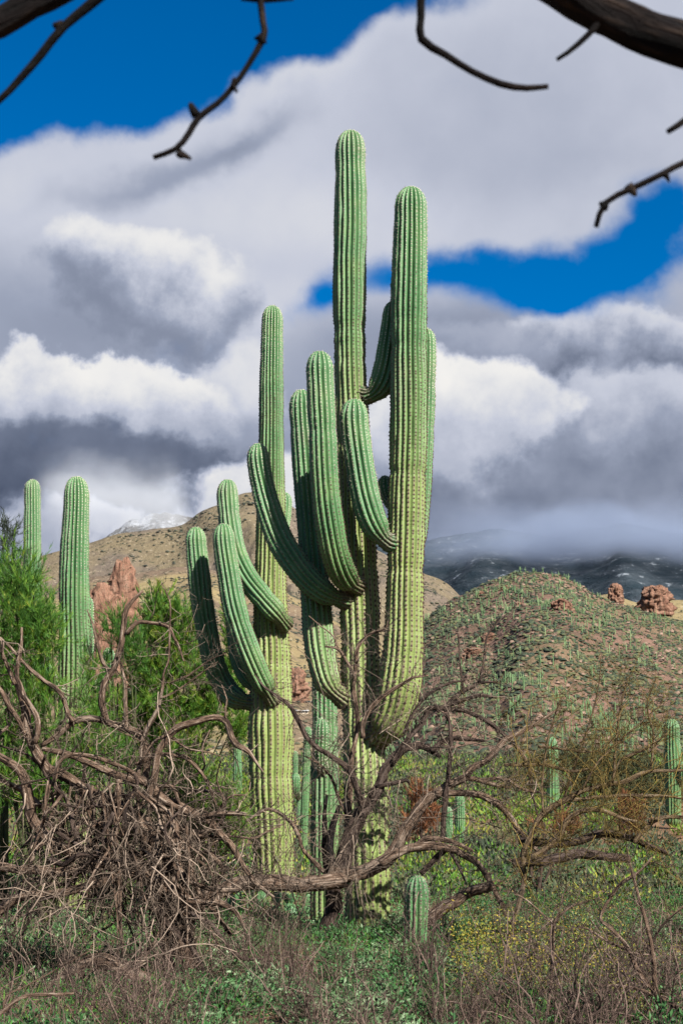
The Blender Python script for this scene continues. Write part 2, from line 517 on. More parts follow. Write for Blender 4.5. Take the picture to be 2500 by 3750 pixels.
def build_ground():
    u = np.linspace(-1, 1, 181); v = np.linspace(0, 1, 250)
    X = np.sign(u) * (np.abs(u) * 16 + 14000 * np.abs(u) ** 7)
    Y = -18 + v * 55 + 16000 * v ** 8
    XX, YY = np.meshgrid(X, Y, indexing='ij')
    Z = g0(XX, YY)
    mb = MB(); n, m = XX.shape; idx = np.arange(n * m).reshape(n, m)
    mb.add(np.stack([XX, YY, Z], -1), np.stack([idx[:-1, :-1], idx[1:, :-1], idx[1:, 1:], idx[:-1, 1:]], -1))
    structure('ground', mb, M['ground'])


build_ground()


# ------------------------------------------------------------------ hills and mountains
def m_hill(t):
    p = pos_n(t)
    a = noise_n(t, p, .030, 6, .62); b = noise_n(t, p, .22, 5, .65)
    big = noise_n(t, p, .0075, 4)
    c = ramp_n(t, a * .55 + b * .45, [(.34, (.060, .042, .030)), (.46, (.125, .080, .058)), (.56, (.19, .112, .086)), (.68, (.29, .175, .14))])
    c = mixc(t, big.sstep(.50, .62) * .40, c, (.15, .125, .060))
    c = mixc(t, (noise_n(t, p, .6, 4, .7)).sstep(.52, .62) * .75, c, (.045, .058, .026))
    return c, (b, 2.5, .9)


def m_mountain(t, grass=(.235, .195, .092), rock=(.20, .15, .11)):
    p = pos_n(t)
    a = noise_n(t, p, .0042, 6, .6); b = noise_n(t, p, .045, 6, .68)
    c = mixc(t, a.sstep(.44, .58), grass, rock)
    c = mixc(t, b.sstep(.50, .66) * .55, c, (.115, .088, .062))
    c = mixc(t, noise_n(t, p, .1, 4, .65).sstep(.585, .63) * .9, c, (.045, .048, .030))
    c = mixc(t, noise_n(t, p, .17, 3, .6).sstep(.60, .66) * .6, c, (.33, .28, .20))
    return c, (b, 9.0, .8)


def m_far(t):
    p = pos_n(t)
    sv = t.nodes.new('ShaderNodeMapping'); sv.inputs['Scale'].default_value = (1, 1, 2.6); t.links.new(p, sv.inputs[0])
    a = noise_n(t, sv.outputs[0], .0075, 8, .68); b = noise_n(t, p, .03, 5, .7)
    c = mixc(t, a.sstep(.40, .62), (.020, .034, .045), (.055, .07, .085))  # blue of cloud shade and distant air put into the rock colour
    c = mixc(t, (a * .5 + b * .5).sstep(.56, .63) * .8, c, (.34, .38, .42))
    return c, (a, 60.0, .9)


def m_snow(t):
    p = pos_n(t)
    a = noise_n(t, p, .02, 8, .7)
    return mixc(t, a.sstep(.45, .60), (.10, .095, .09), (.40, .42, .46)), (a, 30.0, .9)


def m_cliff(t):
    p = pos_n(t)
    sv = t.nodes.new('ShaderNodeMapping'); sv.inputs['Scale'].default_value = (1, 1, .28); t.links.new(p, sv.inputs[0])
    a = noise_n(t, sv.outputs[0], .28, 7, .66); b = noise_n(t, p, .9, 5, .65)
    c = ramp_n(t, a, [(.30, (.085, .045, .035)), (.48, (.24, .125, .085)), (.66, (.33, .20, .145))])
    c = mixc(t, b.sstep(.50, .64) * .8, c, (.09, .075, .045))
    return c, (a, 3.0, 1.0)


M['hill'] = mat('hill_soil_and_rock', m_hill, .95, .1)
M['mountain'] = mat('mountain_grass_and_rock', lambda t: m_mountain(t, (.165, .132, .082), (.14, .112, .088)), .95, .1)
M['foothill'] = mat('foothill_dry_grass', lambda t: m_mountain(t, (.235, .185, .095), (.155, .112, .078)), .95, .1)
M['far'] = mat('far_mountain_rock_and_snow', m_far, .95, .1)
M['snow'] = mat('snowy_rock', m_snow, .9, .1)
M['cliff'] = mat('red_rock', m_cliff, .95, .1)
M['boulder'] = leafmat('hill_boulder', [(0, (.10, .065, .048)), (.5, (.17, .11, .08)), (1, (.26, .175, .13))], .95)


def massif(name, mat_, sil, r0, r1, r2, rows, step, amp, freq, prof=1.15, edge=.35, seed=0, back=.35, label=None, ridged=.6):
    """a mountain side: foot at distance r0, crest at r1, falling away to r2; crest outline given as pixels"""
    sx = np.array([s[0] for s in sil], float); sy = np.array([s[1] for s in sil], float)
    xs = np.arange(sx[0], sx[-1] + step, step)
    ys = np.interp(xs, sx, sy)
    k = np.ones(5) / 5; ys = np.convolve(np.pad(ys, 2, mode='edge'), k, 'valid')
    t = np.concatenate([np.linspace(0, 1, rows), 1 + np.linspace(0, 1, rows // 4)[1:]])
    r = np.where(t <= 1, r0 + (r1 - r0) * t, r1 + (r2 - r1) * (t - 1))
    az = (xs - 1250) / F
    X = az[:, None] * r[None]; Y = np.broadcast_to(r[None], X.shape)
    zr = np.array([P(x, y, r1)[2] for x, y in zip(xs, ys)])[:, None]
    zb = g0(X, Y) * 0 + g0(0, r0) - 3
    tt = np.clip(t, 0, 1)[None]
    bk = np.clip(t - 1, 0, 1)[None]
    h = zb + (zr - zb) * tt ** prof
    h = h - bk * (zr - zb) * (1 - back)
    q = np.stack([X * freq, Y * freq * .7, np.full_like(X, seed)], -1)
    n1 = fbm(q, 6, .52)
    gul = np.abs(fbm(np.stack([az[:, None] * r1 * freq * 1.1 + 0 * X, Y * freq * .28, np.full_like(X, seed + 5.)], -1) + n1[..., None] * .5, 4, .5)) * 2
    env = np.clip(tt * 5, 0, 1) * (1 - (1 - edge) * np.clip((tt - .72) / .28, 0, 1))
    h = h + amp * env * (n1 * 1.3 - ridged * (gul < 9) * (.5 - gul) * .9)
    mb = MB(); n, m = X.shape; idx = np.arange(n * m).reshape(n, m)
    mb.add(np.stack([X, Y, h], -1), np.stack([idx[:-1, :-1], idx[1:, :-1], idx[1:, 1:], idx[:-1, 1:]], -1))
    structure(name, mb, mat_, True, label)

    def height(x, y):      # bilinear look-up for things standing on it
        u = (x / y * F + 1250 - xs[0]) / step; v = np.interp(y, r, np.arange(len(r)))
        i = np.clip(u.astype(int), 0, n - 2); j = np.clip(v.astype(int), 0, m - 2); a, b = u - i, v - j
        return (h[i, j] * (1 - a) * (1 - b) + h[i + 1, j] * a * (1 - b) + h[i, j + 1] * (1 - a) * b + h[i + 1, j + 1] * a * b)
    return height


HILL = [(300, 2830), (700, 2800), (900, 2760), (1100, 2690), (1300, 2500), (1450, 2350), (1560, 2262), (1650, 2195), (1720, 2165),
        (1790, 2128), (1850, 2108), (1900, 2086), (1980, 2090), (2060, 2095), (2120, 2130), (2180, 2170), (2260, 2205), (2330, 2225),
        (2420, 2258), (2600, 2300), (3000, 2420), (3500, 2600)]
RIDGE = [(1900, 2260), (2050, 2205), (2150, 2182), (2250, 2172), (2330, 2203), (2370, 2210), (2440, 2196), (2520, 2200), (2700, 2150), (3100, 2100), (3600, 2200)]
MOUNT = [(-1500, 2300), (-600, 2150), (-200, 2080), (0, 2040), (150, 2012), (330, 1968), (420, 1938), (560, 1922), (650, 1912), (720, 1872), (800, 1847),
         (870, 1807), (920, 1793), (990, 1812), (1050, 1832), (1150, 1880), (1300, 1960), (1450, 2040), (1560, 2092), (1610, 2107),
         (1650, 2132), (1690, 2178), (1750, 2232), (1900, 2350), (2100, 2500)]
FOOT = [(-1200, 2400), (-300, 2200), (200, 2135), (330, 2102), (400, 2092), (520, 2078), (620, 2058), (720, 2064), (850, 2096), (1000, 2140),
        (1100, 2200), (1300, 2330), (1500, 2450), (1700, 2560), (2000, 2700)]
FAR = [(500, 2100), (900, 2010), (1300, 1960), (1560, 1960), (1800, 1930), (2050, 1960), (2300, 1900), (2600, 1930), (3200, 1980), (4000, 2200)]
PEAK = [(150, 2040), (330, 1970), (420, 1930), (470, 1900), (510, 1893), (540, 1876), (575, 1880), (610, 1872), (640, 1886), (690, 1890), (760, 1900), (900, 1960), (1200, 2080)]
h_hill = massif('hill', M['hill'], HILL, 430, 1000, 1300, 140, 6, 30, .013, 1.1, .10, 3, label='rounded rocky hill thick with saguaros')
h_ridge = massif('hill_ridge', M['foothill'], RIDGE, 900, 1350, 1700, 60, 6, 22, .010, 1.0, .3, 8, label='sunny yellow grass ridge behind the rounded hill')
h_foot = massif('foothill', M['foothill'], FOOT, 620, 1500, 1900, 95, 8, 85, .006, .95, .13, 12, label='pale grassy foothill below the mountain')
h_mount = massif('mountain', M['mountain'], MOUNT, 1350, 2700, 3600, 110, 8, 260, .0034, 1.0, .12, 21, label='tan mountain dotted with dark bushes')
massif('snowy_peak', M['snow'], PEAK, 3600, 4400, 5200, 60, 4, 190, .006, 1.0, .4, 31, label='snow dusted peak lost in cloud')
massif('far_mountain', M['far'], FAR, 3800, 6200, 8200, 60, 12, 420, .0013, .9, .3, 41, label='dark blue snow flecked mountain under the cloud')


def rock(name, label, x, y, Y, w, hh, dpt, seed, material, parent=None):
    """a craggy outcrop: base centre pixel, width, height, depth in metres"""
    c = P(x, y, Y); n, m = 60, 40
    th = np.linspace(0, 2 * math.pi, n, endpoint=False); ph = np.linspace(-.25, 1, m)
    TH, PH = np.meshgrid(th, ph, indexing='ij')
    rr = np.sqrt(np.clip(1 - np.clip(PH, 0, 1) ** 3.2, 0, 1))
    d = np.stack([np.cos(TH) * rr * w / 2, np.sin(TH) * rr * dpt / 2, PH * hh], -1)
    q = d / max(w, hh) * 5 + seed
    fis = np.abs(fbm(q * np.array([2.2, 2.2, .35]), 4))
    crag = np.minimum(fis, .16) * 3.2 - .45 + fbm(q * np.array([1.2, 1.2, 2.6]), 5, .6) * 1.1
    d[..., :2] *= (1 + crag[..., None] * .8)
    d[..., 2] += fbm(q * 1.7 + 9, 4) * hh * .42 * np.clip(PH, 0, 1)
    v = d + c
    mb = MB(); idx = np.arange(n * m).reshape(n, m); a = idx[:, :-1]; b = idx[:, 1:]
    mb.add(v, np.stack([a, np.roll(a, -1, 0), np.roll(b, -1, 0), b], -1))
    o = mb.build(name, material, None, False)
    return tag(o, label, 'rock')


def depth_on(height, x, y, lo, hi):
    """depth at which the line of sight of a pixel meets a slope"""
    yy = np.linspace(lo, hi, 400); zz = height((x - 1250) / F * yy, yy)
    zp = np.array([P(x, y, d)[2] for d in yy]); k = np.nonzero(zz > zp)[0]
    return float(yy[k[0]]) if len(k) else float(yy[int(np.argmin(np.abs(zz - zp)))])


for x, y, w, hh, dp, sd, lab in ((440, 2350, 22, 48, 14, 3, 'tall red rock cliff below the pale grassy foothill'),
                                 (370, 2400, 30, 42, 14, 5, 'low red rock shoulder beside the tall red cliff'),
                                 (415, 2540, 44, 42, 14, 7, 'red rock wall at the foot of the tall red cliff'),
                                 (1085, 2560, 14, 18, 12, 9, 'reddish rock bluff above the small white house')):
    Yd = depth_on(h_foot, x, y, 640, 1480)
    rock('rock_outcrop', lab, x, y + 6, Yd, w * Yd / 800, hh * Yd / 800, dp, sd, M['cliff'])
rock('rock_outcrop', 'square reddish knob standing alone on the sunny grass ridge', 2253, 2200, 1180, 13, 15, 11, 11, M['cliff'])
rock('rock_outcrop', 'broad split brown crag on the far end of the sunny ridge', 2400, 2232, 1180, 30, 21, 18, 15, M['cliff'])
for i, (x, y, w, hh, lab) in enumerate((
        (1905, 2235, 9, 9, 'pink rock ledge high on the rounded hill, beside a dark cleft'),
        (2055, 2225, 14, 8, 'wide pink rock ledge high on the rounded hill'),
        (1855, 2160, 10, 5, 'thin pink ledge just under the top of the rounded hill'),
        (1760, 2180, 7, 5, 'small pink ledge on the flank of the rounded hill'),
        (1730, 2395, 14, 6, 'pink scree patch of broken rock low on the rounded hill'),
        (1790, 2340, 12, 7, 'pink rock rib halfway up the rounded hill'))):
    yy = np.linspace(440, 990, 200); xx = (x - 1250) / F * yy
    zz = h_hill(xx, yy); py = 1875 - F * np.tan(np.arctan2(zz - EYE, yy) - PITCH)
    j = int(np.argmin(np.abs(py - y)))
    o = rock('rock_outcrop', lab, x, py[j] + 4, yy[j], w, hh, w * .8, 20 + i * 3, M['cliff'])
    o.location.z -= hh * .35


def bush_mesh(n, mb, p, s, flat=.75):
    """n small faceted bushes with ragged outlines"""
    base = [(math.cos(k * 1.2566), math.sin(k * 1.2566), .08) for k in range(5)] + [(.62 * math.cos(k * 2.0944 + .3), .62 * math.sin(k * 2.0944 + .3), .78) for k in range(3)]
    base = np.array(base)
    tri = np.array([(0, 1, 5), (1, 2, 6), (2, 3, 6), (3, 4, 7), (4, 0, 7), (1, 6, 5), (3, 7, 6), (0, 5, 7), (5, 6, 7)])
    v = base[None] * R.uniform(.6, 1.35, (n, 8, 1)) * s[:, None, None] * np.array([1, 1, flat])
    a = R.uniform(0, 6.28, n); c, q = np.cos(a)[:, None], np.sin(a)[:, None]
    v = np.stack([v[..., 0] * c - v[..., 1] * q, v[..., 0] * q + v[..., 1] * c, v[..., 2]], -1) + p[:, None]
    mb.add(v.reshape(-1, 3), None, (np.arange(n)[:, None, None] * 8 + tri[None]).reshape(-1, 3), rnd=np.repeat(R.random(n), 8))


def scatter_on(height, n, xr, yr, dens=None):
    out = np.zeros((0, 3))
    while len(out) < n:
        Yd = np.sqrt(R.uniform(yr[0] ** 2, yr[1] ** 2, 3 * n)); px = R.uniform(xr[0], xr[1], 3 * n)
        X = (px - 1250) / F * Yd
        keep = np.ones(len(X), bool)
        if dens: keep = R.random(len(X)) < np.clip(.42 + 5.5 * fbm(np.stack([X * dens, Yd * dens, 0 * X], -1), 4, .6), .03, 1)
        X, Yd = X[keep], Yd[keep]
        out = np.vstack([out, np.stack([X, Yd, height(X, Yd)], -1)])
    return out[:n]


mb = MB(); p = np.vstack([scatter_on(h_hill, 15000, (700, 2750), (435, 1005)), scatter_on(h_hill, 13000, (700, 2750), (435, 1005), .05)]); bush_mesh(len(p), mb, p, R.uniform(.5, 1.55, len(p)) ** 1.3)
tag(mb.build('scrub', M['scrub']), 'low green scrub scattered all over the rounded hill', 'scrub', kind='stuff')
mb = MB(); p = scatter_on(h_ridge, 900, (1950, 2750), (905, 1340), .03); bush_mesh(len(p), mb, p, R.uniform(.6, 1.8, len(p)))
p = scatter_on(h_foot, 5200, (-100, 1500), (640, 1480), .02); bush_mesh(len(p), mb, p, R.uniform(.6, 2.0, len(p)))
p = scatter_on(h_mount, 11500, (-100, 1750), (1380, 2690), .008); bush_mesh(len(p), mb, p, 1.0 + 3.0 * R.random(len(p)) ** 2)
tag(mb.build('mountain_scrub', M['scrub_dk']), 'dark scrub speckled over the tan mountain and foothill', 'scrub', kind='stuff')
mb = MB(); p = scatter_on(h_hill, 1800, (900, 2700), (440, 1000), .04); bush_mesh(len(p), mb, p, R.uniform(.4, 1.0, len(p)) ** 1.5 * 2.0, .9)
tag(mb.build('hill_boulders', M['boulder']), 'pink broken rocks strewn over the rounded hill', 'rocks', kind='stuff')
# the biggest bushes on the mountain, one by one
bms = []
for k in range(6):
    mb = MB(); c = R.normal(size=(9, 3)) * np.array([.55, .55, .2]); c[:, 2] = np.abs(c[:, 2]); bush_mesh(9, mb, c, R.uniform(.5, .9, 9)); bms.append(mb.mesh('mountain_bush', M['scrub_dk']))
p = scatter_on(h_mount, 90, (130, 1120), (1500, 2600), .008)
for i, q in enumerate(p):
    o = link('mountain_bush', bms[i % 6]); o.location = q; s = R.uniform(3.6, 6.0); o.scale = (s, s, s); o.rotation_euler.z = R.uniform(0, 6)
    tag(o, 'big round dark bush dotting the tan mountainside' if s > 4.8 else 'round dark bush dotting the tan mountainside', 'bush', 'dark bushes dotted over the mountain')


# saguaros standing on the hill
def far_saguaro(rng, arms, low=False):
    """unit-height saguaro for the slopes: fluted column and short arms"""
    mb = MB()
    def col(pts, r):
        c = spline(np.array(pts), .6 if low else .12); rr = np.full(len(c), r); rr[-1] = r * .25; rr[-2] = r * .85
        tubes(mb, c, rr, 5 if low else 7, rnd=.5)
    col([(0, 0, -.05), (0, 0, .5), (.01, 0, 1)], .042)
    for _ in range(arms):
        a = rng.uniform(0, 6.28); z = rng.uniform(.35, .55); e = rng.uniform(.13, .17); tp = rng.uniform(.7, .95)
        c, s = math.cos(a), math.sin(a)
        col([(0, 0, z), (e * .6 * c, e * .6 * s, z + .01), (e * c, e * s, z + .1), (e * c, e * s, tp)], .030)
    return mb


fs = [far_saguaro(R, a) for a in (0, 0, 0, 1, 2, 3)]
fl = [far_saguaro(R, a, True) for a in (0, 0, 0, 1, 2, 3)]
fm = [m.mesh('hill_saguaro', M['hillcactus'], True) for m in fs]
p = scatter_on(h_hill, 1900, (700, 2750), (435, 1000), .02)
hs = R.uniform(2.2, 5.8, len(p))
px_h = hs / p[:, 1]; inview = (np.abs(p[:, 0] / p[:, 1] * F) < 1240)
order = np.argsort(-px_h * inview)
for i in order[:290]:
    k = int(R.integers(0, 6)); o = link('hill_saguaro', fm[k]); o.location = p[i]; o.scale = (hs[i] * 1.1,) * 2 + (hs[i],); o.rotation_euler.z = R.uniform(0, 6)
    tag(o, ('armless little saguaro post on the lower slope of the rocky hill', 'armless little saguaro post on the lower slope of the rocky hill', 'armless little saguaro post on the lower slope of the rocky hill', 'little saguaro with one arm on the lower slope of the rocky hill', 'little saguaro with two arms on the lower slope of the rocky hill', 'little saguaro with three arms on the lower slope of the rocky hill')[k], 'cactus', 'saguaros dotted over the hillside')
mb = MB()
for i in order[290:]:
    src = fl[int(R.integers(0, 6))]; a = R.uniform(0, 6.28); c, s = math.cos(a), math.sin(a)
    v = np.concatenate(src.v) * hs[i] * np.array([1.15, 1.15, 1]); v = v @ np.array([[c, s, 0], [-s, c, 0], [0, 0, 1]]) + p[i]
    n0 = 0; q = np.concatenate(src.q); t_ = np.concatenate(src.t)
    mb.add(v, q, t_, rnd=R.random())
tag(mb.build('hill_saguaros', M['hillcactus'], None, True), 'hundreds of tiny saguaros covering the upper slopes of the rocky hill', 'cacti', kind='stuff')


# ------------------------------------------------------------------ saguaros
def column(ctrl, ribs, ds=.085, per=8, seed=0.0, arm=False, age=0.0, depth=.25, dome=(1.5, .9), spine=.046, slen=.036):
    """fluted column along control rows (x, y, half-width in photo px, depth Y), tip first. Returns skin and spine meshes"""
    c = np.array([np.append(P(x, y, Y), w * PXM(y, Y)) for x, y, w, Y in ctrl])
    c[0, 3] = c[1, 3]; 
    s = spline(c, ds)
    seg = np.linalg.norm(np.diff(s[:, :3], axis=0), axis=1); ln = np.concatenate([[0], np.cumsum(seg)]); tot = ln[-1]
    # even stations, closer together on the two rounded ends
    R0, R1 = s[0, 3], s[-1, 3]
    a = np.concatenate([R0 * dome[0] * (1 - np.cos(np.linspace(0, math.pi / 2, 12))), np.arange(R0 * dome[0] + ds, tot - R1 * dome[1] - ds, ds),
                        tot - R1 * dome[1] * (1 - np.cos(np.linspace(math.pi / 2, 0, 8)))])
    s = np.stack([np.interp(a, ln, s[:, k]) for k in range(4)], 1)
    K = len(s); p = s[:, :3]
    fac = np.ones(K)
    u = a / (R0 * dome[0]); fac = np.where(u < 1, np.sqrt(np.clip(1 - (1 - u) ** 2, 0, 1)) ** .9, fac)
    u = (tot - a) / (R1 * dome[1]); fac = np.where(u < 1, fac * np.sqrt(np.clip(1 - (1 - u) ** 2, 0.0004, 1)), fac)
    q1 = np.stack([a * .9, 0 * a + seed, 0 * a], -1)
    r = s[:, 3] * fac * (1 + .13 * fbm(q1, 3) + .05 * fbm(q1 * 5, 2))
    for c0 in R.uniform(.6, max(tot - .5, .7), int(tot * .7)): r = r * (1 - R.uniform(.02, .075) * np.exp(-((a - c0) / .07) ** 2))   # a pinch for each hard winter
    if arm: r = r * (1 - .30 * np.exp(-((a - (tot - .34)) / .10) ** 2))
    tan = nrm(np.gradient(p, axis=0)); n = np.zeros_like(p)
    n[0] = nrm(np.cross(tan[0], [.3, 1, .1]))
    for k in range(1, K): n[k] = nrm(n[k - 1] - tan[k] * np.dot(n[k - 1], tan[k]))
    b = np.cross(tan, n)
    S = ribs * per
    th = np.arange(S) / S * 2 * math.pi
    ph = th * ribs / 2
    wav = .085 * fbm(np.stack([a * .8, 0 * a + seed + 3, 0 * a], -1), 2) * 2
    TH = th[None] + wav[:, None]
    prof = np.abs(np.cos(ph)) ** .62                              # sharp valleys, rounded crests
    rib_i = np.floor(th / (2 * math.pi) * ribs + .5) % ribs
    bump = fbm(np.stack(np.broadcast_arrays(a[:, None] * 3.5, rib_i[None] * 7.7 + seed, 0 * a[:, None]), -1), 2)
    dd = (depth * (1 - .42 * np.clip((a - 2.5) / 5.5, 0, 1)) * np.clip(fac * 1.3, 0, 1))[:, None]    # ribs flatten as the old trunk swells
    rad_ = r[:, None] * (1 - dd * (1 - prof[None])) * (1 + .09 * bump)
    v = p[:, None] + n[:, None] * (np.cos(TH) * rad_)[..., None] + b[:, None] * (np.sin(TH) * rad_)[..., None]
    mb = MB(); idx = np.arange(K * S).reshape(K, S); A, B = idx[:-1], idx[1:]
    # age: height below the tip, so old skin sits low on a column
    mb.add(v.reshape(-1, 3), np.stack([A, B, np.roll(B, -1, 1), np.roll(A, -1, 1)], -1), crest=np.tile(prof, K), down=np.repeat(a + age, S), joint=np.repeat(np.clip(1 - (tot - a - .22) / .30, 0, 1) * arm, S))
    # spines: a tuft on every areole along each crest
    aa = [R0 * .1]
    while aa[-1] < tot - R1 * .6: aa.append(aa[-1] + spine * (1 + min(aa[-1], 8) / 11))    # areoles draw apart as the skin stretches with age
    aa = np.array(aa); na = len(aa)
    ci = np.arange(ribs) * per
    AA = (aa[:, None] + R.uniform(-.3, .3, (na, ribs)) * spine).clip(0, tot)
    f = np.interp(AA, a, np.arange(K)); i0 = np.minimum(f.astype(int), K - 2); w = (f - i0)[..., None]
    q = v[i0, ci[None]] * (1 - w) + v[i0 + 1, ci[None]] * w
    out = nrm(q - (p[i0] * (1 - w) + p[i0 + 1] * w)); al = tan[i0]
    q = (q - out * .002).reshape(-1, 3); out = out.reshape(-1, 3); al = al.reshape(-1, 3); sd = np.cross(out, al); nq = len(q)
    dn = AA.reshape(-1) + age
    sb = MB(); rn = R.random(nq)
    # woolly pad
    h = (.0105 + .0012 * np.minimum(dn, 8) * (spine < .06))[:, None] * (.85 + .3 * rn[:, None])
    vv = np.stack([q + al * h * 1.3, q + sd * h, q - al * h * 1.3, q - sd * h, q + out * h * 1.1], 1)
    i5 = np.arange(nq)[:, None] * 5
    sb.add(vv.reshape(-1, 3), None, np.concatenate([i5 + np.array(t_) for t_ in ((0, 1, 4), (1, 2, 4), (2, 3, 4), (3, 0, 4))]), down=np.repeat(dn, 5), rnd=np.repeat(rn, 5))
    for k in range(3):
        d = nrm(out * R.uniform(.5, 1, (nq, 1)) + al * R.normal(0, .7, (nq, 1)) + sd * R.normal(0, .7, (nq, 1)))
        L = slen * R.uniform(.5, 1.2, (nq, 1)) * (1 if k < 2 else 1.5)
        e = nrm(np.cross(d, R.normal(size=d.shape))) * .0021
        vv = np.stack([q + e, q - e, q + d * L], 1); i3 = np.arange(nq)[:, None] * 3
        sb.add(vv.reshape(-1, 3), None, i3 + np.array([0, 1, 2]), down=np.repeat(dn, 3), rnd=np.repeat(rn, 3))
    return mb, sb


def saguaro(label, parts, name='saguaro_cactus', group=None, ds=.085, per=8, age=0.0, spine=.046, slen=.036):
    x, y, w, Y = parts[0][1][-1]; base = P(x, y, Y); base[2] = float(g0(base[0], base[1]))
    t = thing(name, label, 'cactus', group, base)
    for i, (nm, ctrl, ribs, *plabel) in enumerate(parts):
        if ctrl is None: continue
        mb, sb = column(ctrl, ribs, ds, per, seed=R.uniform(0, 40), arm=(nm == 'arm'), age=age, spine=spine, slen=slen)
        o = part(nm, mb.mesh(nm, M['cactus'], True), t)
        if plabel: o['label'] = plabel[0]
        s_ = bpy.data.objects.new('spines', sb.mesh('spines', M['spine'])); sc.collection.objects.link(s_); s_.parent = o; s_['kind'] = 'stuff'
    return t


YB = 21.9
saguaro('tallest saguaro, many upturned arms on a trunk behind the dead mesquite', [
    ('trunk', [(1283, 480, 54, YB), (1283, 600, 55, YB), (1282, 850, 60, YB), (1279, 1060, 60, YB), (1282, 1350, 59, YB), (1290, 1550, 61, YB), (1304, 1900, 66, YB),
               (1316, 2200, 72, YB), (1320, 2450, 72, YB - .1), (1330, 2700, 72, YB - .2), (1342, 2950, 80, YB - .4), (1346, 3200, 81, YB - .5), (1346, 3460, 86, YB - .5)], 18),
    ('arm', [(1504, 686, 60, YB - .65), (1502, 852, 60, YB - .65), (1497, 1050, 65, YB - .65), (1496, 1300, 66, YB - .65), (1494, 1600, 67, YB - .65), (1488, 1900, 66, YB - .65), (1482, 2150, 67, YB - .65),
             (1476, 2350, 72, YB - .65), (1463, 2500, 78, YB - .65), (1440, 2610, 76, YB - .6), (1400, 2680, 66, YB - .5), (1352, 2705, 50, YB - .2)], 20, 'thick tall column scarred brown at its swollen base'),
    ('arm', [(1556, 1202, 38, YB - .35), (1556, 1350, 40, YB - .35), (1548, 1600, 40, YB - .35), (1538, 1850, 36, YB - .4), (1520, 2000, 34, YB - .5), (1490, 2080, 34, YB - .6)], 15),
    ('arm', [(1169, 1287, 50, YB - 1.15), (1172, 1390, 50, YB - 1.15), (1181, 1580, 52, YB - 1.15), (1188, 1750, 52, YB - 1.12), (1203, 1900, 53, YB - 1.05), (1230, 2040, 54, YB - .9), (1268, 2120, 50, YB - .6), (1318, 2150, 36, YB - .15)], 15),
    ('arm', [(1102, 1428, 46, YB + .4), (1106, 1530, 47, YB + .4), (1118, 1700, 49, YB + .4), (1136, 1900, 51, YB + .35), (1150, 2100, 54, YB + .2), (1163, 2300, 57, YB + .0), (1182, 2430, 56, YB - .2), (1212, 2520, 48, YB - .3), (1290, 2575, 40, YB - .15)], 15),
    ('arm', [(945, 1624, 41, YB - .1), (948, 1700, 42, YB - .1), (968, 1805, 45, YB - .12), (997, 1905, 48, YB - .18), (1030, 1985, 50, YB - .25), (1085, 2070, 50, YB - .35), (1150, 2145, 48, YB - .4), (1215, 2185, 42, YB - .35), (1290, 2200, 34, YB - .1)], 14),
    ('arm', [(1296, 1462, 52, YB - .8), (1298, 1560, 53, YB - .8), (1318, 1700, 53, YB - .82), (1341, 1835, 53, YB - .85), (1374, 1930, 50, YB - .85), (1420, 1985, 42, YB - .8), (1475, 1995, 30, YB - .7)], 14),
    ('arm', [(1440, 1104, 38, YB - .2), (1436, 1180, 40, YB - .2), (1418, 1320, 45, YB - .2), (1394, 1410, 46, YB - .2), (1355, 1450, 40, YB - .15), (1300, 1440, 32, YB)], 14, 'arm standing in deep shade'),
    ('arm', [(1410, 1742, 27, YB - .3), (1410, 1790, 29, YB - .3), (1424, 1840, 27, YB - .4), (1470, 1865, 22, YB - .6)], 12, 'small round bud of an arm'),
])
YA = 28.4
saguaro('slimmer saguaro with four long curving arms beside the tallest one', [
    ('trunk', [(998, 1120, 38, YA), (997, 1190, 40, YA), (994, 1380, 44, YA), (993, 1600, 47, YA), (992, 1850, 52, YA), (991, 2080, 58, YA), (991, 2250, 62, YA), (995, 2450, 72, YA),
               (992, 2680, 80, YA), (992, 2870, 80, YA), (1000, 3070, 78, YA), (1006, 3250, 74, YA), (1008, 3430, 78, YA)], 20),
    ('arm', [(717, 1930, 37, YA + .2), (720, 2010, 38, YA + .2), (736, 2170, 41, YA + .2), (756, 2300, 41, YA + .2), (784, 2430, 42, YA + .2), (826, 2520, 42, YA + .2), (880, 2566, 40, YA), (960, 2575, 34, YA)], 14),
    ('arm', [(817, 1918, 38, YA - .55), (823, 2000, 40, YA - .55), (840, 2120, 42, YA - .55), (862, 2235, 44, YA - .58), (891, 2335, 45, YA - .6), (931, 2435, 45, YA - .6), (975, 2525, 42, YA - .5), (1010, 2580, 32, YA - .25)], 14),
    ('arm', [(834, 1756, 38, YA + .1), (834, 1830, 39, YA + .1), (847, 1950, 41, YA - .02), (868, 2040, 42, YA - .15), (911, 2125, 42, YA - .32), (971, 2200, 42, YA - .5), (1022, 2258, 41, YA - .5), (1052, 2300, 32, YA - .2)], 14),
    ('arm', [(868, 2060, 32, YA + .2), (866, 2130, 34, YA + .2), (862, 2270, 36, YA + .15), (882, 2420, 38, YA + .1), (930, 2510, 36, YA), (985, 2540, 30, YA)], 12),
    ('arm', [(1042, 1803, 24, YA + .5), (1042, 1860, 26, YA + .5), (1030, 1960, 26, YA + .4), (1000, 2010, 22, YA + .1)], 11),
])
saguaro('plain saguaro trunk with one drooping stub between the two armed giants', [
    ('trunk', [(1188, 2330, 44, 24.2), (1188, 2420, 45, 24.2), (1190, 2600, 46, 24.2), (1190, 2800, 50, 24.1), (1190, 3050, 52, 24), (1190, 3400, 54, 24)], 16),
    ('arm', [(1178, 2630, 25, 23.75), (1178, 2690, 27, 23.75), (1176, 2760, 27, 23.78), (1180, 2815, 25, 23.85), (1192, 2830, 20, 24.05)], 11),
])
